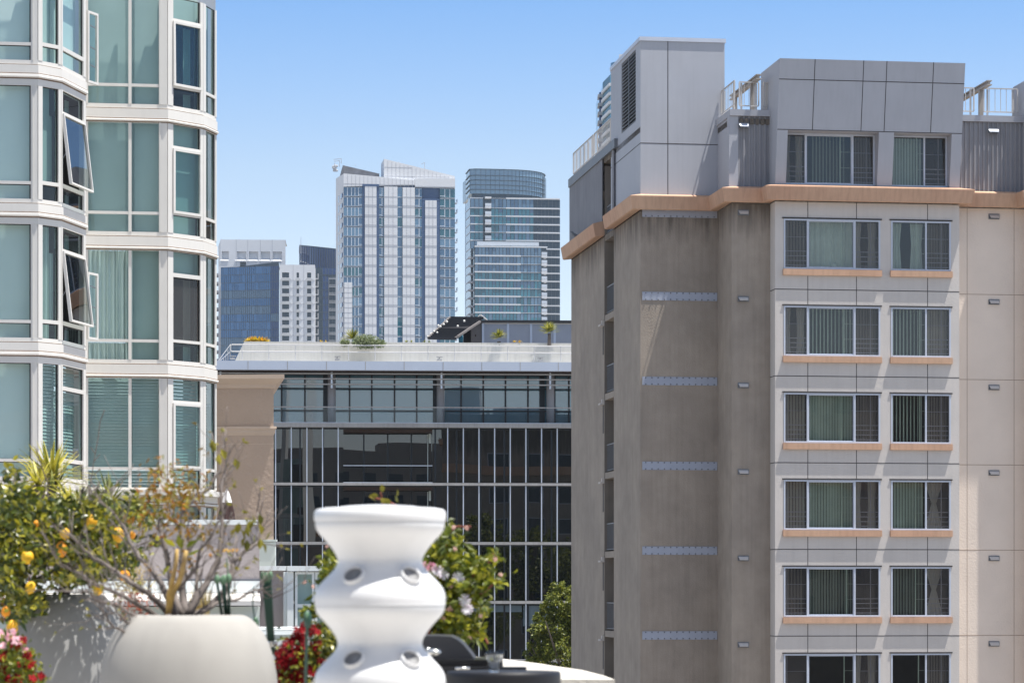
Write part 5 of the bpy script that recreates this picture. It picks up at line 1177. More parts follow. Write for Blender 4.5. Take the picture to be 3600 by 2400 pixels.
t = thing('trailing_shrub', 'grey green feathery shrub trailing over the roof parapet', 'plant', P(1275, 1212, YR-1.2), 'plants along the office roof parapet')
m = MB()
for px, py, r in ((1212, 1204, .22), (1262, 1200, .35), (1285, 1193, .5), (1305, 1200, .5), (1275, 1205, .5), (1335, 1206, .3), (1300, 1208, .35)): sph_leaves(m, P(px, py, YR-1.4), r*1.3, r, r*.75, 420, .17, .05)
m.build('foliage', 'sage_leaf', t)
rooftop('agave_plant', 'round spiky variegated agave on a short stem in front of the pavilion', 'plant', [(1754, 1186, .72, 210, .055)], 'yucca_mix', (1754, 1200, .16))
rooftop('agave_plant', 'spiky variegated agave on a tall bare stem near the concrete building', 'plant', [(1931, 1166, .85, 230, .06)], 'yucca_mix', (1931, 1172, .14))
for px, lb_, mm in ((1136, 'small yellow succulent peeking over the parapet left of the grey shrub', 'aloe_gold'), (1817, 'small yellow green succulent peeking over the parapet between the two round agaves', 'aloe_gold'), (1500, 'small dark agave tips peeking over the parapet under the slatted canopy', 'yucca_dark'), (1438, 'tiny dark green plant tip on the parapet right of the grey shrub', 'yucca_dark')):
    rooftop('succulent_plant', lb_, 'plant', [(px-8, 1203, .22, 18, .06), (px+9, 1204, .22, 18, .06)], mm)

# rear elevation of the right building: windows and ledge that the office glass mirrors
for z in (11.0,): m = MB(); m.box(Fbb, 0, Fbb.len, -.5, 0, z, z+.8); m.build('rear_ledge', 'orange', rb)
for k in range(7):
    for i in range(5):
        a = 1.5+i*3.3; z = 13-3.05*k
        if a+1.9 > Fbb.len: continue
        m = MB(); m.frame(Fbb, a, a+1.9, z-1.6, z, .07, -.04, 0); w = m.build('rear_window', 'frame_grey', rb)
        m = MB(); m.quad(*[Fbb.w(x, -.01, q) for x, q in ((a, z-1.6), (a+1.9, z-1.6), (a+1.9, z), (a, z))]); m.build('pane', 't_deep', w)
# ================================================================ FOREGROUND ROOF TERRACE
surf('pot_stone', (.35, .335, .31), .85, .06, 2.2, streak=.08, spec=.25); surf('pot_grey', (.29, .29, .285), .85, .06, 2.2, spec=.25)
surf('soil', (.05, .035, .025), .95, .3, 12); surf('plastic_white', (.72, .72, .72), .35, .04, 5, streak=.07, spec=.5); surf('lemon_skin', (.85, .50, .015), .45, .10, 25, bump=.3, bscale=300, col2=(.80, .40, .01), spec=.5)
surf('orange_skin', (.80, .30, .01), .45, .08, 25, bump=.3, bscale=300); surf('green_skin', (.12, .20, .02), .4, .1, 25)
surf('black_enamel', (.012, .012, .014), .28, .1, 4, spec=.6); surf('steel_knob', (.70, .69, .66), .22, .05, 8, metal=.9); surf('black_table', (.010, .010, .013), .5, .1, 3); surf('stake_green', (.018, .065, .045), .4, .1, 6, spec=.5); surf('stake_cap', (.12, .22, .13), .5, .1, 6)
surf('parapet_top', (.54, .51, .45), .9, .10, 4, bump=.8, bscale=25, col2=(.58, .54, .48)); surf('stem_yellow', (.60, .38, .10), .7, .3, 22, col2=(.35, .24, .10)); surf('twig', (.12, .10, .088), .85, .25, 15, col2=(.21, .18, .165)); surf('red_stem', (.20, .06, .04), .8, .2, 10)
DZ = -1.15
def pot(name, label, cx, D, prof, mat_, n=64):
    c = P(cx, HY, D); t = thing(name, label, 'planter', (c.x, c.y, DZ)); k = D/F0
    pr = [(r*k, (HY-y)*k) for r, y in prof]; r0, z0 = pr[0]
    full = [(r0*.90, z0-.10), (r0*.93, z0-.02), (r0*.955, z0)]+pr
    m = MB(); m.lathe((c.x, c.y, 0), full[::-1], n); m.build('pot_body', mat_, t, True)
    m = MB(); m.lathe((c.x, c.y, z0-.06), [(r0*.91, 0), (r0*.5, .012), (.001, .015)], 24); m.build('soil', 'soil', t, True)
    return t, c, k
# front pot (egg shaped)
fp, fc, fk = pot('stone_planter', 'large smooth pale stone planter holding the bare branched shrub', 663, 12.0,
    [(186, 2160), (200, 2163), (216, 2172), (236, 2190), (262, 2222), (283, 2263), (299, 2315), (309, 2370), (314, 2430), (312, 2520), (300, 2640), (272, 2780), (230, 2910), (190, 3000), (186, 3038)], 'pot_stone')
bp_, bc, bk = pot('stone_planter', 'grey stone planter dappled with leaf shadows under the lemon tree', 232, 15.0,
    [(121, 2087), (131, 2091), (142, 2098), (157, 2116), (178, 2150), (196, 2190), (214, 2240), (226, 2290), (236, 2360), (240, 2430), (232, 2530), (205, 2650), (165, 2760), (150, 2846)], 'pot_grey')
# ---- hydroponic tower: stacked flared white modules
surf('port_shade_grey', (.20, .20, .205), .6, .2, 30)
D = 9.0; c = P(1336, HY, D); k = D/F0
tw = thing('tower_planter', 'white stacked vertical tower planter with flared modules and round plant ports', 'planter', (c.x, c.y, DZ))
dome = [(.001, 1774), (60, 1775), (120, 1779), (170, 1786), (196, 1790), (200, 1786), (222, 1790), (231, 1800), (232, 1822), (229, 1836)]
mod = [(229.5, 0), (228, 10), (223, 27), (212, 44), (196, 61), (180, 80), (166, 99), (156, 115), (150, 130), (148.5, 143), (153, 157), (164, 175), (178, 190), (194, 206), (209, 223), (220, 238), (227, 254), (230.5, 272), (230.5, 284), (229.5, 300)]
H = 289; yb = 1836
parts = [('lid', dome)]
m = MB(); m.lathe((c.x, c.y, 0), [(r*k, (HY-y)*k) for r, y in dome][::-1], 72); m.build('lid', 'plastic_white', tw, True)
for i in range(4):
    y0 = yb+i*H
    m = MB(); pr = [(r*k*(.985 if j == 0 else 1), (HY-(y0+y*H/300))*k) for j, (r, y) in enumerate(mod)]
    m.lathe((c.x, c.y, 0), pr[::-1], 72); md = m.build('module', 'plastic_white', tw, True)
    m = MB(); zc = (HY-(y0+H-2))*k; m.lathe((c.x, c.y, zc), [(.2300*.9, -.004), (229.8*k, -.0015), (230.4*k, 0), (229.8*k, .0015), (.2300*.9, .004)], 72); m.build('seam_ring', 'plastic_white', md, True)
    for th in (-116, -53, 40, 90, 140):
        t = R(th+(0)); py = y0+H*.66; r = 185*k; z = (HY-py)*k
        o = Vector((c.x+r*math.cos(t), c.y+r*math.sin(t), z)); d = Vector((math.cos(t)*.62, math.sin(t)*.62, .60)).normalized()
        M_ = d.to_track_quat('Z', 'Y').to_matrix()
        m = MB(); m.lathe(o, [(.028, -.05), (.0295, .012), (.0325, .015), (.035, .011), (.037, -.03)], 28, M_); pt_ = m.build('port_collar', 'plastic_white', md, True)
        m = MB(); m.lathe(o, [(.0285, .009), (.024, .002), (.001, .001)], 24, M_); m.build('port_cup', 'port_shade_grey', pt_, True)  # shallow disc, its grey stands for the shade inside an open port
m = MB(); m.lathe((c.x, c.y, 0), [(.17, DZ), (.17, -.9), (.12, -.88)], 40); m.build('reservoir', 'plastic_white', tw, True)
# ---- bare branched shrub in the front pot
sh = thing('bare_shrub', 'grey branching shrub with few yellow and rust leaves growing from the front stone planter', 'shrub', (fc.x, fc.y, (HY-2165)*fk))
random.seed(21)
m = MB(); tips = []; z0 = (HY-2170)*fk; DOFF = 0
def px_path(pts, D0, D1): D0 += DOFF; D1 += DOFF; return [P(x, y, D0+(D1-D0)*i/(len(pts)-1)) for i, (x, y) in enumerate(pts)]
mainb = [([(600, 2165), (560, 2120), (520, 2085), (455, 2045), (410, 2010), (330, 1960), (280, 1915), (235, 1870)], 12, 11.9, .017, .004),
 ([(560, 2168), (510, 2140), (440, 2100), (385, 2070), (330, 2050), (270, 2010), (215, 1985), (190, 1940)], 11.95, 11.7, .013, .003),
 ([(620, 2165), (570, 2050), (530, 2000), (490, 1960), (455, 1900), (440, 1850), (385, 1790), (350, 1760)], 12, 12.2, .016, .003),
 ([(640, 2165), (610, 2080), (590, 1990), (575, 1900), (560, 1830), (590, 1780), (650, 1750)], 12.05, 12.4, .018, .004),
 ([(650, 2168), (640, 2060), (645, 1950), (640, 1860), (640, 1790), (680, 1760), (735, 1715), (770, 1650), (775, 1590)], 12.1, 12.5, .020, .004),
 ([(655, 2168), (700, 2090), (735, 2030), (765, 1970), (778, 1900), (783, 1820), (775, 1740), (790, 1660), (800, 1610)], 12, 12.3, .018, .004),
 ([(670, 2168), (740, 2130), (800, 2060), (820, 1990), (835, 1960), (880, 1925), (910, 1905), (915, 1860), (905, 1800)], 12.1, 12.5, .017, .004),
 ([(690, 2165), (760, 2120), (830, 2110), (880, 2080), (920, 2070), (960, 2100)], 12.05, 12.4, .010, .003),
 ([(600, 2165), (520, 2170), (470, 2195), (440, 2185), (410, 2150), (370, 2160)], 11.75, 11.6, .009, .003), ([(560, 2170), (480, 2165), (400, 2120), (340, 2110), (310, 2080), (215, 2075)], 11.8, 11.5, .010, .003),
 ([(440, 2220), (400, 2205), (380, 2175), (360, 2130)], 11.65, 11.6, .007, .003),
 ([(615, 2165), (600, 2100), (640, 2050), (690, 2000), (700, 1930), (745, 1890), (730, 1840)], 11.9, 11.8, .011, .003),
 ([(640, 2165), (680, 2110), (695, 2060), (690, 2010), (660, 1960), (665, 1900), (620, 1850), (600, 1800)], 12.3, 12.6, .012, .003)]
DOFF = .16
for pts, D0, D1, r0, r1 in mainb:
    r0 *= .95
    q = px_path(pts, D0, D1); n = len(q); sub = []
    for i in range(n-1):
        for j in range(3): sub.append(q[i].lerp(q[i+1], j/3)+rv()*.004)
    sub.append(q[-1]); m.tube(sub, [r0+(r1-r0)*i/(len(sub)-1) for i in range(len(sub))], 7)
    for i in range(2, len(sub)):
        d = (sub[i]-sub[i-1]).normalized(); tree_limbs(m, sub[i], (d+rv()*.9+Vector((0, 0, .35))).normalized(), rnd(.06, .17), r1*.9, 1, tips, .8, .3, 3, 4, (1, 2), .25, .0011)
m.build('branches', 'twig', sh, True); DOFF = 0
m = MB(); m2 = MB()
for pts, dd in tips:
    if random.random() < .3:
        for j in range(random.randint(1, 3)): (leaf(m2 if P(500, 0, 12).x < pts[-1].x < P(700, 0, 12).x else m, pts[-1], dd+rv()*.9, rnd(.018, .034), rnd(.008, .014)))
for px, py, n, s in ((600, 1700, 60, 45), (640, 1730, 60, 40), (560, 1760, 60, 45), (610, 1800, 50, 50), (690, 1700, 14, 40), (560, 1650, 16, 20), (530, 1690, 20, 30), (650, 1850, 40, 50), (700, 1880, 20, 30), (480, 1850, 30, 40)):
    for i in range(int(n*1.6)): p = P(px+random.gauss(0, s), py+random.gauss(0, s*.9), 12.3+rnd(-.2, .3)); leaf(m2 if i % 3 else m, p, rv(), rnd(.022, .044), rnd(.009, .015))
for px, py in ((840, 1870), (870, 1860), (900, 1850), (915, 1845), (925, 1880), (880, 1890), (860, 1900), (890, 1910), (850, 1920), (910, 1930), (870, 1940), (820, 1890), (930, 1900), (940, 1950), (760, 1590), (745, 1600), (750, 1580), (795, 1610), (770, 1640), (840, 1650)):
    for j in range(1): leaf(m, P(px+rnd(-6, 6), py+rnd(-6, 6), 12.4), Vector((rnd(-.4, .5), rnd(-.3, .3), 1)), .066, .032)
m.build('olive_leaves', 'leaf_olive', sh, False); m2.build('rust_leaves', 'leaf_autumn', sh, False)
for px, py, col_, r in ((648, 1780, 'lemon_skin', .014), (740, 1950, 'orange_skin', .008)):
    q = MB(); q.blob(P(px, py, 12.2), r*.8, r*.8, r, 12, 8); q.build('seed_pod', 'orange_skin', sh, True)
# thick ochre stems with broad leaves, nearer
ys = thing('ochre_stem_plant', 'blurred ochre forked stems with broad green leaves in front of the bare shrub', 'plant', P(600, 2165, 11.75))
m = MB(); m.tube(px_path([(588, 2172), (596, 2130), (608, 2080), (628, 2045), (640, 2010), (648, 1970), (655, 1935)], 11.97, 11.9), [.013, .0125, .0125, .0115, .011, .010, .008], 9)
m.tube(px_path([(592, 2140), (594, 2090), (606, 2040), (618, 1985), (622, 1930)], 11.97, 11.9), [.012, .0115, .010, .009, .007], 9); m.build('stems', 'stem_yellow', ys, True)
m = MB()
for px, py, dx, dz, L, W in ((640, 1930, -.25, 1, .075, .034), (655, 1925, .9, .7, .07, .036), (618, 1920, -.6, .5, .07, .03), (655, 1950, .4, .2, .09, .045), (650, 1990, 1, -.3, .05, .03), (595, 1985, -.3, -.5, .05, .03), (640, 1925, .2, 1, .06, .03)): leaf(m, P(px, py, 12.04), Vector((dx, -.2, dz)), L, W, .12, .1)
m.build('leaves', 'leaf_light', ys)
fy = thing('yellow_flower_stalk', 'flat yellow fennel flower head on a thin green stalk behind the front planter', 'flower', P(792, 2165, 12.3))
m = MB(); m.tube(px_path([(805, 2168), (803, 2080), (800, 2000), (797, 1960)], 12.3, 12.3), [.003]*4, 5); m.build('stalk', 'stake_cap', fy)
m = MB()
for i in range(60): leaf(m, P(795+rnd(-42, 42), 1936+rnd(-5, 5), 12.3+rnd(-.04, .04)), Vector((rnd(-1, 1), rnd(-1, 1), .4)), .012, .007)
m.build('flower_head', 'lemon_skin', fy)
# ---- stakes with rounded tops
def stakes(label, lst, D, parts_=('clip',)):
    t = thing('garden_stakes', label, 'garden stakes', P(lst[0][0], 2300, D)); 
    for x0, y0, x1, y1 in lst:
        m = MB(); m.tube([P(x0, y0, D), P(x0*.99+x1*.01, y0+10, D), P(x1, y1, D)], [.004, .0062, .0062], 7); s = m.build('stake', 'stake_green', t, True)
        m = MB(); m.blob(P(x0, y0+4, D), .0125, .0125, .021, 12, 8); m.build('rounded_tip', 'stake_cap', s, True)
    return t
stakes('four thin dark green garden stakes with pale rounded tips by the bare shrub', [(763, 2032, 780, 2160), (783, 2036, 793, 2160), (788, 2032, 797, 2160), (804, 2028, 806, 2160)], 12.0)
st2 = stakes('tall bundle of dark green garden stakes between the pale planter and the geraniums', [(925, 2020, 948, 2300), (938, 2022, 955, 2300), (950, 2018, 963, 2300), (932, 2030, 952, 2300), (944, 2028, 959, 2300)], 12.6)
m = MB(); m.lathe(P(956, 2262, 12.6), [(.022, -.012), (.024, 0), (.022, .012)], 16); m.build('clip', 'steel_knob', st2, True)
st3 = stakes('single dark stake with rounded bud against the red flowers', [(1080, 2160, 1072, 2500)], 11.0); 
m = MB(); m.blob(P(1081, 2175, 11), .016, .012, .036, 12, 8); m.build('bud', 'stake_green', st3, True)
bd = thing('green_bud_stalk', 'small closed green bud on a thin stalk beside the pale planter rim', 'flower', P(902, 2205, 12.5))
m = MB(); m.tube(px_path([(897, 2260), (900, 2215), (888, 2120), (893, 2060)], 12.5, 12.5), [.003]*4, 5); m.build('stalk', 'stake_green', bd); m = MB(); m.blob(P(899, 2186, 12.5), .013, .013, .024, 10, 8); m.build('bud', 'stake_cap', bd, True)
dg = thing('dry_grass', 'tuft of dry straw coloured grass behind the bare shrub stems', 'grass', P(700, 2165, 12.7)); m = MB()
for i in range(170): blade(m, P(rnd(665, 735), 2170, 12.7+rnd(-.1, .1)), Vector((rnd(-.25, .25), rnd(-.2, .2), 1)), rnd(.08, .17), .003, .2)
m.build('blades', 'grass_dry', dg)
# ---- lemon tree
random.seed(5)
lt = thing('lemon_tree', 'dense green lemon tree with bright yellow fruit above the grey planter', 'tree', (bc.x, bc.y, (HY-2090)*bk))
m = MB(); m.tube(px_path([(225, 2095), (228, 2040), (215, 1990), (230, 1930)], 15, 15), [.035, .03, .025, .018], 8)
tips = []
for a in range(14): tree_limbs(m, P(222, 2000-rnd(0, 80), 15), Vector((rnd(-1.2, 1.2), rnd(-.8, .6), rnd(-.1, .9))), .30, .012, 2, tips, .8, .15, 4, 5, (2, 3), .2)
for pts in ([(230, 1960), (330, 1900), (420, 1870), (520, 1840), (560, 1800)], [(210, 1980), (120, 1960), (60, 1900), (20, 1800), (60, 1650)], [(215, 1990), (120, 2040), (60, 2080), (80, 2160)], [(240, 1990), (320, 2010), (400, 1960)]): m.tube(px_path(pts, 15, 14.8), [.012-.002*i for i in range(len(pts))], 6)
m.build('trunk', 'twig', lt, True)
m = MB()
CL = [(60, 1780, 60, 50, 300), (20, 1850, 55, 60, 330), (110, 1870, 60, 50, 300), (190, 1800, 70, 40, 300), (270, 1820, 70, 45, 260), (340, 1790, 60, 40, 200), (90, 1960, 70, 50, 300), (20, 1980, 50, 60, 260), (190, 1930, 60, 50, 260), (280, 1930, 60, 45, 220), (370, 1880, 50, 45, 170), (330, 2000, 50, 40, 150),
      (60, 2090, 50, 50, 330), (120, 2110, 35, 30, 170), (40, 1660, 22, 30, 30), (80, 1720, 18, 18, 12), (420, 1990, 50, 40, 160), (330, 1950, 60, 60, 300), (230, 2030, 60, 30, 160), (430, 1800, 40, 35, 110), (480, 1780, 45, 30, 90), (420, 1900, 45, 40, 110), (520, 1830, 30, 25, 50), (20, 2040, 40, 40, 220), (345, 1760, 14, 14, 8), (480, 1960, 30, 30, 50), (545, 1905, 20, 15, 20), (30, 1730, 40, 20, 50), (70, 2160, 40, 25, 120), (140, 2130, 25, 20, 50)]
for px, py, sx, sy, n in CL:
    for i in range(int(n*1.15)):
        p = P(px+random.gauss(0, sx*.6), py+random.gauss(0, sy*.6), 14.85+random.gauss(0, .34)); leaf(m, p, rv()+Vector((0, 0, .3)), rnd(.035, .058), rnd(.020, .032), .15, .15)
m.build('crown', 'leaf_citrus', lt); m = MB()
for px, py, sx, sy, n in CL[:12]:
    for i in range(int(n*.16)): p = P(px+random.gauss(0, sx*.7), py+random.gauss(0, sy*.7), 14.75+random.gauss(0, .2)); leaf(m, p, rv()+Vector((0, 0, .3)), rnd(.035, .06), rnd(.020, .03), .15, .15)
m.build('young_leaves', 'leaf_light', lt)
for i, (px, py, w, h, mt) in enumerate(((323, 1834, 36, 48, 'lemon_skin'), (415, 1880, 38, 50, 'lemon_skin'), (97, 1958, 42, 46, 'lemon_skin'), (228, 1876, 34, 40, 'lemon_skin'), (217, 1930, 36, 52, 'orange_skin'), (107, 2065, 34, 42, 'lemon_skin'), (43, 2205, 38, 50, 'lemon_skin'), (20, 2150, 30, 36, 'orange_skin'), (345, 2072, 34, 36, 'lemon_skin'), (437, 2022, 36, 36, 'orange_skin'), (532, 1837, 22, 24, 'green_skin'), (466, 1880, 18, 26, 'orange_skin'), (128, 1840, 20, 22, 'orange_skin'))):
    q = MB(); cc = P(px, py, 14.3); k_ = 14.3/F0*1.12; M_ = Matrix.Rotation(rnd(-.3, .3), 3, 'Y')
    pr = [(.001, -.5), (.07, -.48), (.13, -.44), (.34, -.33), (.47, -.12), (.5, .05), (.43, .27), (.26, .42), (.10, .48), (.001, .5)]
    q.lathe(cc, [(r*w*k_, z*h*k_) for r, z in pr], 18, M_); q.build('lemon', mt, lt, True)
# red bromeliad-like grass in the planter
rg = thing('red_grass', 'rust red arching grass tufts under the lemon tree', 'grass', P(270, 2085, 15.1)); m = MB()
for px, py in ((315, 2060), (345, 2075), (300, 2085), (330, 1900), (350, 1915), (200, 1985), (110, 2060), (10, 2120), (30, 2180)):
    for i in range(46): blade(m, P(px+rnd(-14, 14), py+rnd(-8, 8), 15.0+rnd(-.1, .1)), Vector((rnd(-1, 1), rnd(-.6, .6), rnd(.2, 1))), rnd(.06, .14), .004, .9)
m.build('blades', 'dried_red', rg)
su = thing('trailing_sedum', 'reddish and yellow trailing groundcover spilling beside the grey planter', 'plant', P(470, 2120, 15.4)); m = MB(); m2 = MB()
for i in range(900):
    px, py = random.gauss(470, 34), random.gauss(2075, 70)
    if py < 1985: continue
    leaf(m if py > 2080 else m2, P(px, py, 15.5+rnd(-.2, .2)), rv(), rnd(.012, .03), .008)
m.build('red_foliage', 'dried_red', su); m2.build('yellow_foliage', 'grass_dry', su)
# ---- yuccas
random.seed(11)
def yucca(label, heads, D, trunk=None, tw_=.03):
    b = heads[0]; t = thing('yucca_plant', label, 'yucca', P(b[0], 2130, D)); 
    for (px, py, rr, n, dark, up) in heads:
        m = MB(); c_ = P(px, py, D)
        for i in range(n):
            el = rnd(-.35, 1.25); az = rnd(0, 2*math.pi); d = Vector((math.cos(el)*math.cos(az), math.cos(el)*math.sin(az)*.8, math.sin(el)+up)); L_ = rr*D/F0*rnd(.95, 1.35)
            blade(m, c_+Vector((0, 0, rnd(-.03, .03))), d, L_, .021*D/20*rnd(.8, 1.2), .15 if el > .3 else .45, 5)
        m.build('leaf_rosette', dark, t)
    if trunk: m = MB(); m.tube(px_path(trunk, D, D), [tw_]*len(trunk), 8); m.build('trunk', 'bark', t, True)
    return t
yucca('tall spiky yellow striped yucca against the white window frames', [(180, 1680, 122, 85, 'yucca_leaf', .15), (190, 1720, 120, 50, 'yucca_dark', -.3)], 21, [(185, 1680), (175, 1800), (95, 1960)], .035)
yucca('bright yellow green yucca rosette just in front of the tallest yucca', [(135, 1705, 92, 46, 'yucca_leaf', .1), (60, 1790, 90, 60, 'yucca_leaf', .2)], 19, [(135, 1705), (130, 1760), (110, 1850)], .05)
yucca('small upright yucca with dark and cream striped blades above the lemon fruit', [(385, 1775, 100, 42, 'yucca_dark', .9), (370, 1815, 90, 50, 'yucca_leaf', .0), (275, 1785, 70, 20, 'yucca_dark', .9), (250, 1800, 90, 60, 'yucca_leaf', .1)], 20, [(385, 1780), (375, 1900)], .03)
yucca('low yellow yucca blades arching down among the lemon leaves', [(20, 1990, 130, 50, 'yucca_leaf', .3), (60, 1800, 110, 50, 'yucca_leaf', .1)], 17)
tw1 = thing('dead_flower_stalk', 'thin dry forked stalk with a seed head rising in front of the window blinds', 'plant', P(310, 1770, 18)); m = MB()
for pts in ([(308, 1765), (320, 1690), (330, 1620), (345, 1540), (352, 1480), (368, 1440)], [(325, 1672), (350, 1650)], [(330, 1622), (352, 1595)], [(335, 1595), (318, 1570)], [(325, 1725), (350, 1705)], [(318, 1740), (345, 1720)]): m.tube(px_path(pts, 18, 18), [.0035]*len(pts), 4)
m.blob(P(350, 1650, 18), .008, .008, .006, 6, 5); m.build('stalk', 'bark', tw1)
tw2 = thing('dead_flower_stalk', 'dark thorny dry stalk leaning across the tallest yucca', 'plant', P(165, 1680, 18)); m = MB()
m.tube(px_path([(165, 1690), (150, 1650), (135, 1610), (125, 1570)], 18, 18), [.005, .004, .004, .002], 4)
for i in range(12): a = P(165-3.3*i, 1690-10*i, 18); m.tube([a, a+Vector((rnd(-.04, .04), 0, rnd(0, .03)))], [.0025, .001], 4)
m.build('stalk', 'bark', tw2)
# ---- petunias bottom left
def flower(mb, c_, r, nrm, n=5, w=.75):
    nrm = nrm.normalized(); s = nrm.cross(rv()).normalized(); t = nrm.cross(s)
    for i in range(n):
        a = 2*math.pi*i/n+rnd(-.15, .15); d = s*math.cos(a)+t*math.sin(a); q = s*math.cos(a+1.57)+t*math.sin(a+1.57); i0 = len(mb.v)
        for p in (c_, c_+d*r*.55+q*r*w*.45+nrm*r*.2, c_+d*r+q*r*w*.3+nrm*r*.12, c_+d*r-q*r*w*.3+nrm*r*.16, c_+d*r*.55-q*r*w*.45+nrm*r*.2): mb.v.append(tuple(p))
        mb.f.append((i0, i0+1, i0+2, i0+3, i0+4))
random.seed(3)
def bush(name, label, D, clumps, mat_leaf, blooms, group=None, L=(.02, .035), W=(.012, .02)):
    t = thing(name, label, 'flowers', P(clumps[0][0], clumps[0][1]+60, D), group); m = MB()
    for px, py, sx, sy, n in clumps:
        for i in range(n): leaf(m, P(px+random.gauss(0, sx*.55), py+random.gauss(0, sy*.55), D+random.gauss(0, .12)), rv()+Vector((0, 0, .3)), rnd(*L), rnd(*W))
    m.build('foliage', mat_leaf, t)
    for mt, rr, lst in blooms:
        for px, py, n, s in lst:
            m = MB()
            s = s*(.22 if mt == 'bud_pink' else .4 if n < 5 else .9)
            for i in range(n): flower(m, P(px+random.gauss(0, s), py+random.gauss(0, s), D-.16+rnd(-.06, .06)), rr*rnd(.8, 1.15), Vector((rnd(-.7, .7), -1, rnd(-.3, .9))))
            m.build('flower_head', mt, t)
    return t
bush('petunia_bush', 'pink and red petunias spilling up in front of the grey planter', 12.5, [(20, 2300, 60, 60, 420), (70, 2340, 50, 50, 420), (100, 2400, 50, 40, 360), (10, 2400, 50, 50, 300), (30, 2240, 30, 20, 80)], 'leaf_light',
     [('pink_petal', .019, [(30, 2232, 5, 7), (55, 2245, 5, 7), (12, 2268, 4, 7), (70, 2250, 4, 5), (88, 2290, 4, 6), (0, 2225, 4, 7), (45, 2222, 3, 5)]),
      ('red_petal', .019, [(52, 2258, 5, 8), (80, 2252, 3, 5), (98, 2308, 6, 8), (10, 2310, 6, 9), (15, 2350, 4, 8), (105, 2345, 5, 8), (60, 2385, 5, 8), (28, 2390, 5, 8), (145, 2375, 4, 6), (75, 2335, 4, 7), (115, 2385, 4, 7)])])
bush('red_geraniums', 'deep red geranium bush between the pale planter and the white tower planter', 12.8, [(1040, 2330, 55, 60, 560), (1120, 2330, 50, 70, 560), (1150, 2260, 40, 45, 330), (1000, 2390, 50, 40, 420), (1170, 2390, 40, 40, 300), (1120, 2210, 30, 25, 110), (1075, 2290, 40, 40, 200)], 'leaf_citrus',
     [('red_petal', .0165, [(x, y, 10, 11) for x, y in ((1060, 2205), (1045, 2235), (1020, 2255), (1062, 2248), (1010, 2285), (1045, 2290), (1020, 2300), (980, 2300), (1070, 2300), (985, 2335), (1000, 2350), (1040, 2345), (975, 2370), (1020, 2380), (1105, 2215), (1112, 2265), (1130, 2330), (1090, 2350), (1120, 2365), (995, 2320), (1060, 2265), (975, 2395), (1060, 2390), (1035, 2320))])])
bush('leafy_shrub', 'yellow green leafy sprays between the red geraniums and the tower planter', 13.2, [(1150, 2010, 30, 40, 70), (1140, 2080, 30, 25, 50), (1180, 1990, 30, 40, 80), (1120, 2130, 20, 25, 50), (1090, 2160, 18, 20, 40), (1160, 1960, 25, 15, 20), (1200, 2080, 40, 50, 90), (1180, 2260, 30, 60, 120), (1160, 2200, 20, 20, 30)], 'leaf_light', [('bud_pink', .008, [(1070, 2045, 6, 8), (1100, 2060, 6, 6), (1150, 1920, 4, 6), (1130, 2090, 4, 8)])], L=(.035, .055), W=(.018, .03))
# ---- climbing shrub with daisies behind the tower
random.seed(9)
hb = bush('daisy_shrub', 'sprawling yellow green shrub with white daisies behind the tower planter and the grill', 13.4,
    [(1570, 1900, 40, 30, 90), (1590, 1960, 40, 40, 120), (1640, 1990, 50, 35, 130), (1700, 2010, 50, 35, 110), (1600, 2060, 60, 50, 220), (1660, 2080, 45, 40, 150), (1560, 2120, 60, 60, 260), (1600, 2180, 60, 45, 200), (1650, 2210, 40, 35, 120), (1540, 2000, 50, 60, 160), (1540, 1930, 30, 40, 80), (1700, 2140, 20, 30, 35), (1735, 1960, 25, 18, 25), (1750, 2040, 25, 20, 25), (1580, 1860, 30, 12, 16), (1620, 2250, 30, 20, 50), (1690, 2240, 20, 20, 25), (1665, 2305, 12, 9, 6), (1620, 1905, 22, 10, 10), (1500, 2080, 60, 120, 260)],
    'leaf_light', [('bud_pink', .008, [(1595, 1855, 10, 9), (1640, 1855, 8, 8), (1740, 1965, 10, 10), (1760, 2020, 7, 8), (1690, 2165, 7, 6), (1580, 2060, 14, 16), (1580, 2140, 14, 18), (1600, 1930, 8, 10), (1560, 2170, 8, 9), (1650, 2240, 8, 8)])], L=(.03, .055), W=(.018, .032))
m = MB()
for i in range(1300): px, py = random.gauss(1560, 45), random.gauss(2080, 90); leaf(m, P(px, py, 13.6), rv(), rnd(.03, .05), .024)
m.build('inner_foliage', 'leaf_citrus', hb)  # darker leaf colour stands in for shade inside the shrub
m = MB()
for pts in ([(1500, 2250), (1540, 2100), (1590, 1980), (1560, 1900), (1600, 1850), (1655, 1850)], [(1540, 2150), (1620, 2060), (1700, 1990), (1745, 1955), (1730, 1945)], [(1540, 2180), (1620, 2120), (1700, 2080), (1760, 2030)], [(1560, 2220), (1640, 2200), (1700, 2230), (1715, 2260)], [(1500, 1850), (1440, 1800), (1350, 1790), (1338, 1730)], [(1440, 1800), (1360, 1760), (1300, 1745)]): m.tube(px_path(pts, 13.4, 13.3), [.005]*len(pts), 5)
m.build('stems', 'red_stem', hb)
for px, py in ((1536, 2005), (1558, 2018), (1610, 2030), (1634, 2108), (1642, 2140)):
    m = MB(); flower(m, P(px, py, 13.2), .03, Vector((rnd(-.5, .5), -1, rnd(.0, .6))), 13, .28); m.build('daisy', 'white_petal', hb)
m = MB()
for px, py in ((1492, 1988), (1500, 1998), (1515, 1990), (1525, 1995)): flower(m, P(px, py, 13.2), .022, Vector((rnd(-.5, .5), -1, .3)), 8, .4)
m.build('pink_blooms', 'pink_petal', hb)
m = MB()
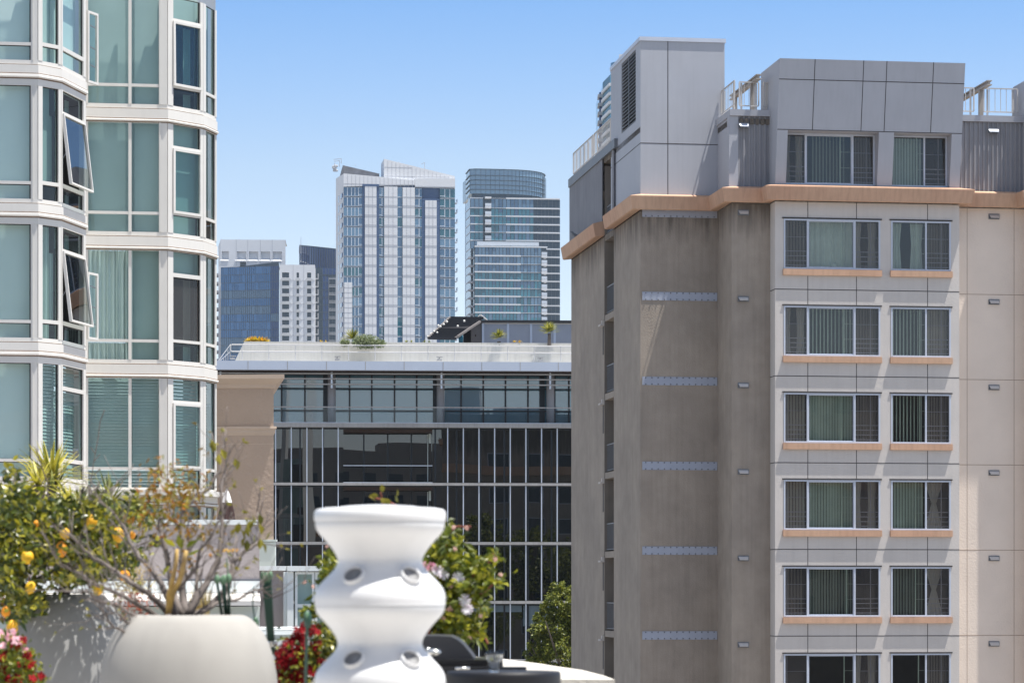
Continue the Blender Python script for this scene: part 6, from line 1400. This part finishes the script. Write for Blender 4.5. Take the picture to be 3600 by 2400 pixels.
for px, py, dx, dz in ((1345, 1730, -.1, 1), (1330, 1742, -1, .1), (1350, 1752, .6, -.5), (1395, 1745, .1, 1), (1340, 1765, .2, .2), (1320, 1760, -.5, .4), (1350, 1770, .5, .3), (1400, 1765, -.2, .6)): leaf(m, P(px, py, 13.3), Vector((dx, -.3, dz)), .045, .028, .12, .1)
m.build('top_leaves', 'leaf_olive', hb)
# ---- grill
gr = thing('kettle_grill', 'black rounded barbecue grill lid and side shelves behind the white tower planter', 'grill', P(1560, 2400, 12.0)); D = 12.0; k = D/F0
Fgr = Fr(P(1470, 2300, D).xy, P(1760, 2300, D+.0).xy); gx = lambda x: Fgr.a(x); gzz = lambda y: (HY-y)*k
lid = [(gx(1440), gzz(2314)), (gx(1668), gzz(2314)), (gx(1650), gzz(2290)), (gx(1630), gzz(2265)), (gx(1606), gzz(2245)), (gx(1585), gzz(2236)), (gx(1540), gzz(2234)), (gx(1440), gzz(2234))]
surf('grill_lid', (.07, .072, .08), .35, .06, 3, metal=.4)
m = MB(); m.ext(Fgr, lid, 0, .5); m.build('lid', 'grill_lid', gr)
m = MB(); m.box(Fgr, gx(1440), gx(1766), -.12, .45, gzz(2333), gzz(2314)-.001); m.box(Fgr, gx(1400), gx(1768), -.1, .4, DZ, gzz(2334)); m.build('body', 'black_enamel', gr)
m = MB(); m.box(Fgr, gx(1500), gx(1850), -.25, -.13, gzz(2350), gzz(2338)); m.build('side_shelf', 'black_enamel', gr)
m = MB(); m.tube([Fgr.w(gx(1605), -.27, gzz(2342)), Fgr.w(gx(1655), -.27, gzz(2341))], [.006, .006], 8); m.build('badge_bar', 'steel_knob', gr, True)
m = MB(); m.blob(P(1524, 2292, 11.8), .033, .02, .016, 16, 10); m.tube([P(1500, 2275, 11.8), P(1512, 2290, 11.8)], [.008, .01], 8); m.build('lid_handle', 'steel_knob', gr, True)
# ---- black cylindrical side table with a glass tumbler
tb_ = thing('side_table', 'black round side table top in front of the grill', 'table', P(1775, 2500, 10.8)); D = 10.8; k = D/F0; c = P(1770, 2358, D)
m = MB(); r = 202*k; m.lathe(c, [(r*.98, -.35), (r, -.02), (r*.995, -.006), (r*.97, 0), (.001, 0)], 64); m.build('table_drum', 'black_table', tb_, True)
m = MB(); m.lathe((c.x, c.y, 0), [(r*.8, DZ), (r*.8, c.z-.35)], 40); m.build('base', 'black_table', tb_, True)
gt = thing('glass_tumbler', 'clear flared glass tumbler standing on the black side table', 'glass', P(1737, 2362, D-.12))
mg, tg, bg_ = _mat('clear_glass'); bg_.inputs['Transmission Weight'].default_value = 1; bg_.inputs['Roughness'].default_value = .03; bg_.inputs['Base Color'].default_value = (.95, .97, .96, 1); bg_.inputs['IOR'].default_value = 1.45
q = P(1737, 2361, D-.12); kk = (D-.12)/F0; z = lambda y: (2361-y)*kk
m = MB(); m.lathe(q, [(.001, 0), (20*kk, 0), (22*kk, z(2330)), (24*kk, z(2318)), (33*kk, z(2300)), (33*kk, z(2290)), (30*kk, z(2289)), (29*kk, z(2302)), (20*kk, z(2322)), (18*kk, z(2350)), (.001, z(2352))], 36); m.build('tumbler', 'clear_glass', gt, True)
# ---- concrete parapet ledge
zp = -.455
pl_ = thing('concrete_ledge', 'sunlit curved concrete parapet ledge beyond the black side table', 'ledge', (P(1950, 0, 17).x, 16.5, -17))
W_ = lambda px, py: (lambda Yv: ((px-CX)/F0*Yv, Yv))(zp*F0/(HY-py))
back = [W_(2162, 2385), W_(2120, 2372), W_(2046, 2353), W_(1960, 2341), W_(1900, 2331), W_(1830, 2322), W_(1766, 2314), W_(1680, 2306), W_(1580, 2301)]
poly = [W_(2162, 2387)]+back[1:]+[(-1.5, back[-1][1]+.4), (-1.5, W_(1900, 2384)[1])]
m = MB(); m.prism(poly[::-1], zp-.09, zp); m.build('coping', 'parapet_top', pl_)
m = MB(); ins = [(x-(.03 if x > 0 else 0), y+(.03 if y < 15.2 else -.03)) for x, y in poly]; m.prism(ins[::-1], -17, zp-.09); m.build('wall', 'office_conc', pl_)
# ---- thin summer air
hz = bpy.data.materials.new('haze_air'); hz.use_nodes = True; hn = hz.node_tree; hn.nodes.clear()
ho_ = hn.nodes.new('ShaderNodeOutputMaterial'); pvn = hn.nodes.new('ShaderNodeVolumePrincipled'); pvn.inputs['Color'].default_value = (.80, .90, 1, 1); pvn.inputs['Density'].default_value = .00006; pvn.inputs['Anisotropy'].default_value = .2
hn.links.new(pvn.outputs[0], ho_.inputs['Volume'])
m = MB(); m.box(WORLD, -4200, 4200, -3100, 6100, GZ-1, 190); hb_ = m.build('haze', hz); tag(hb_, None, None, kind='stuff')
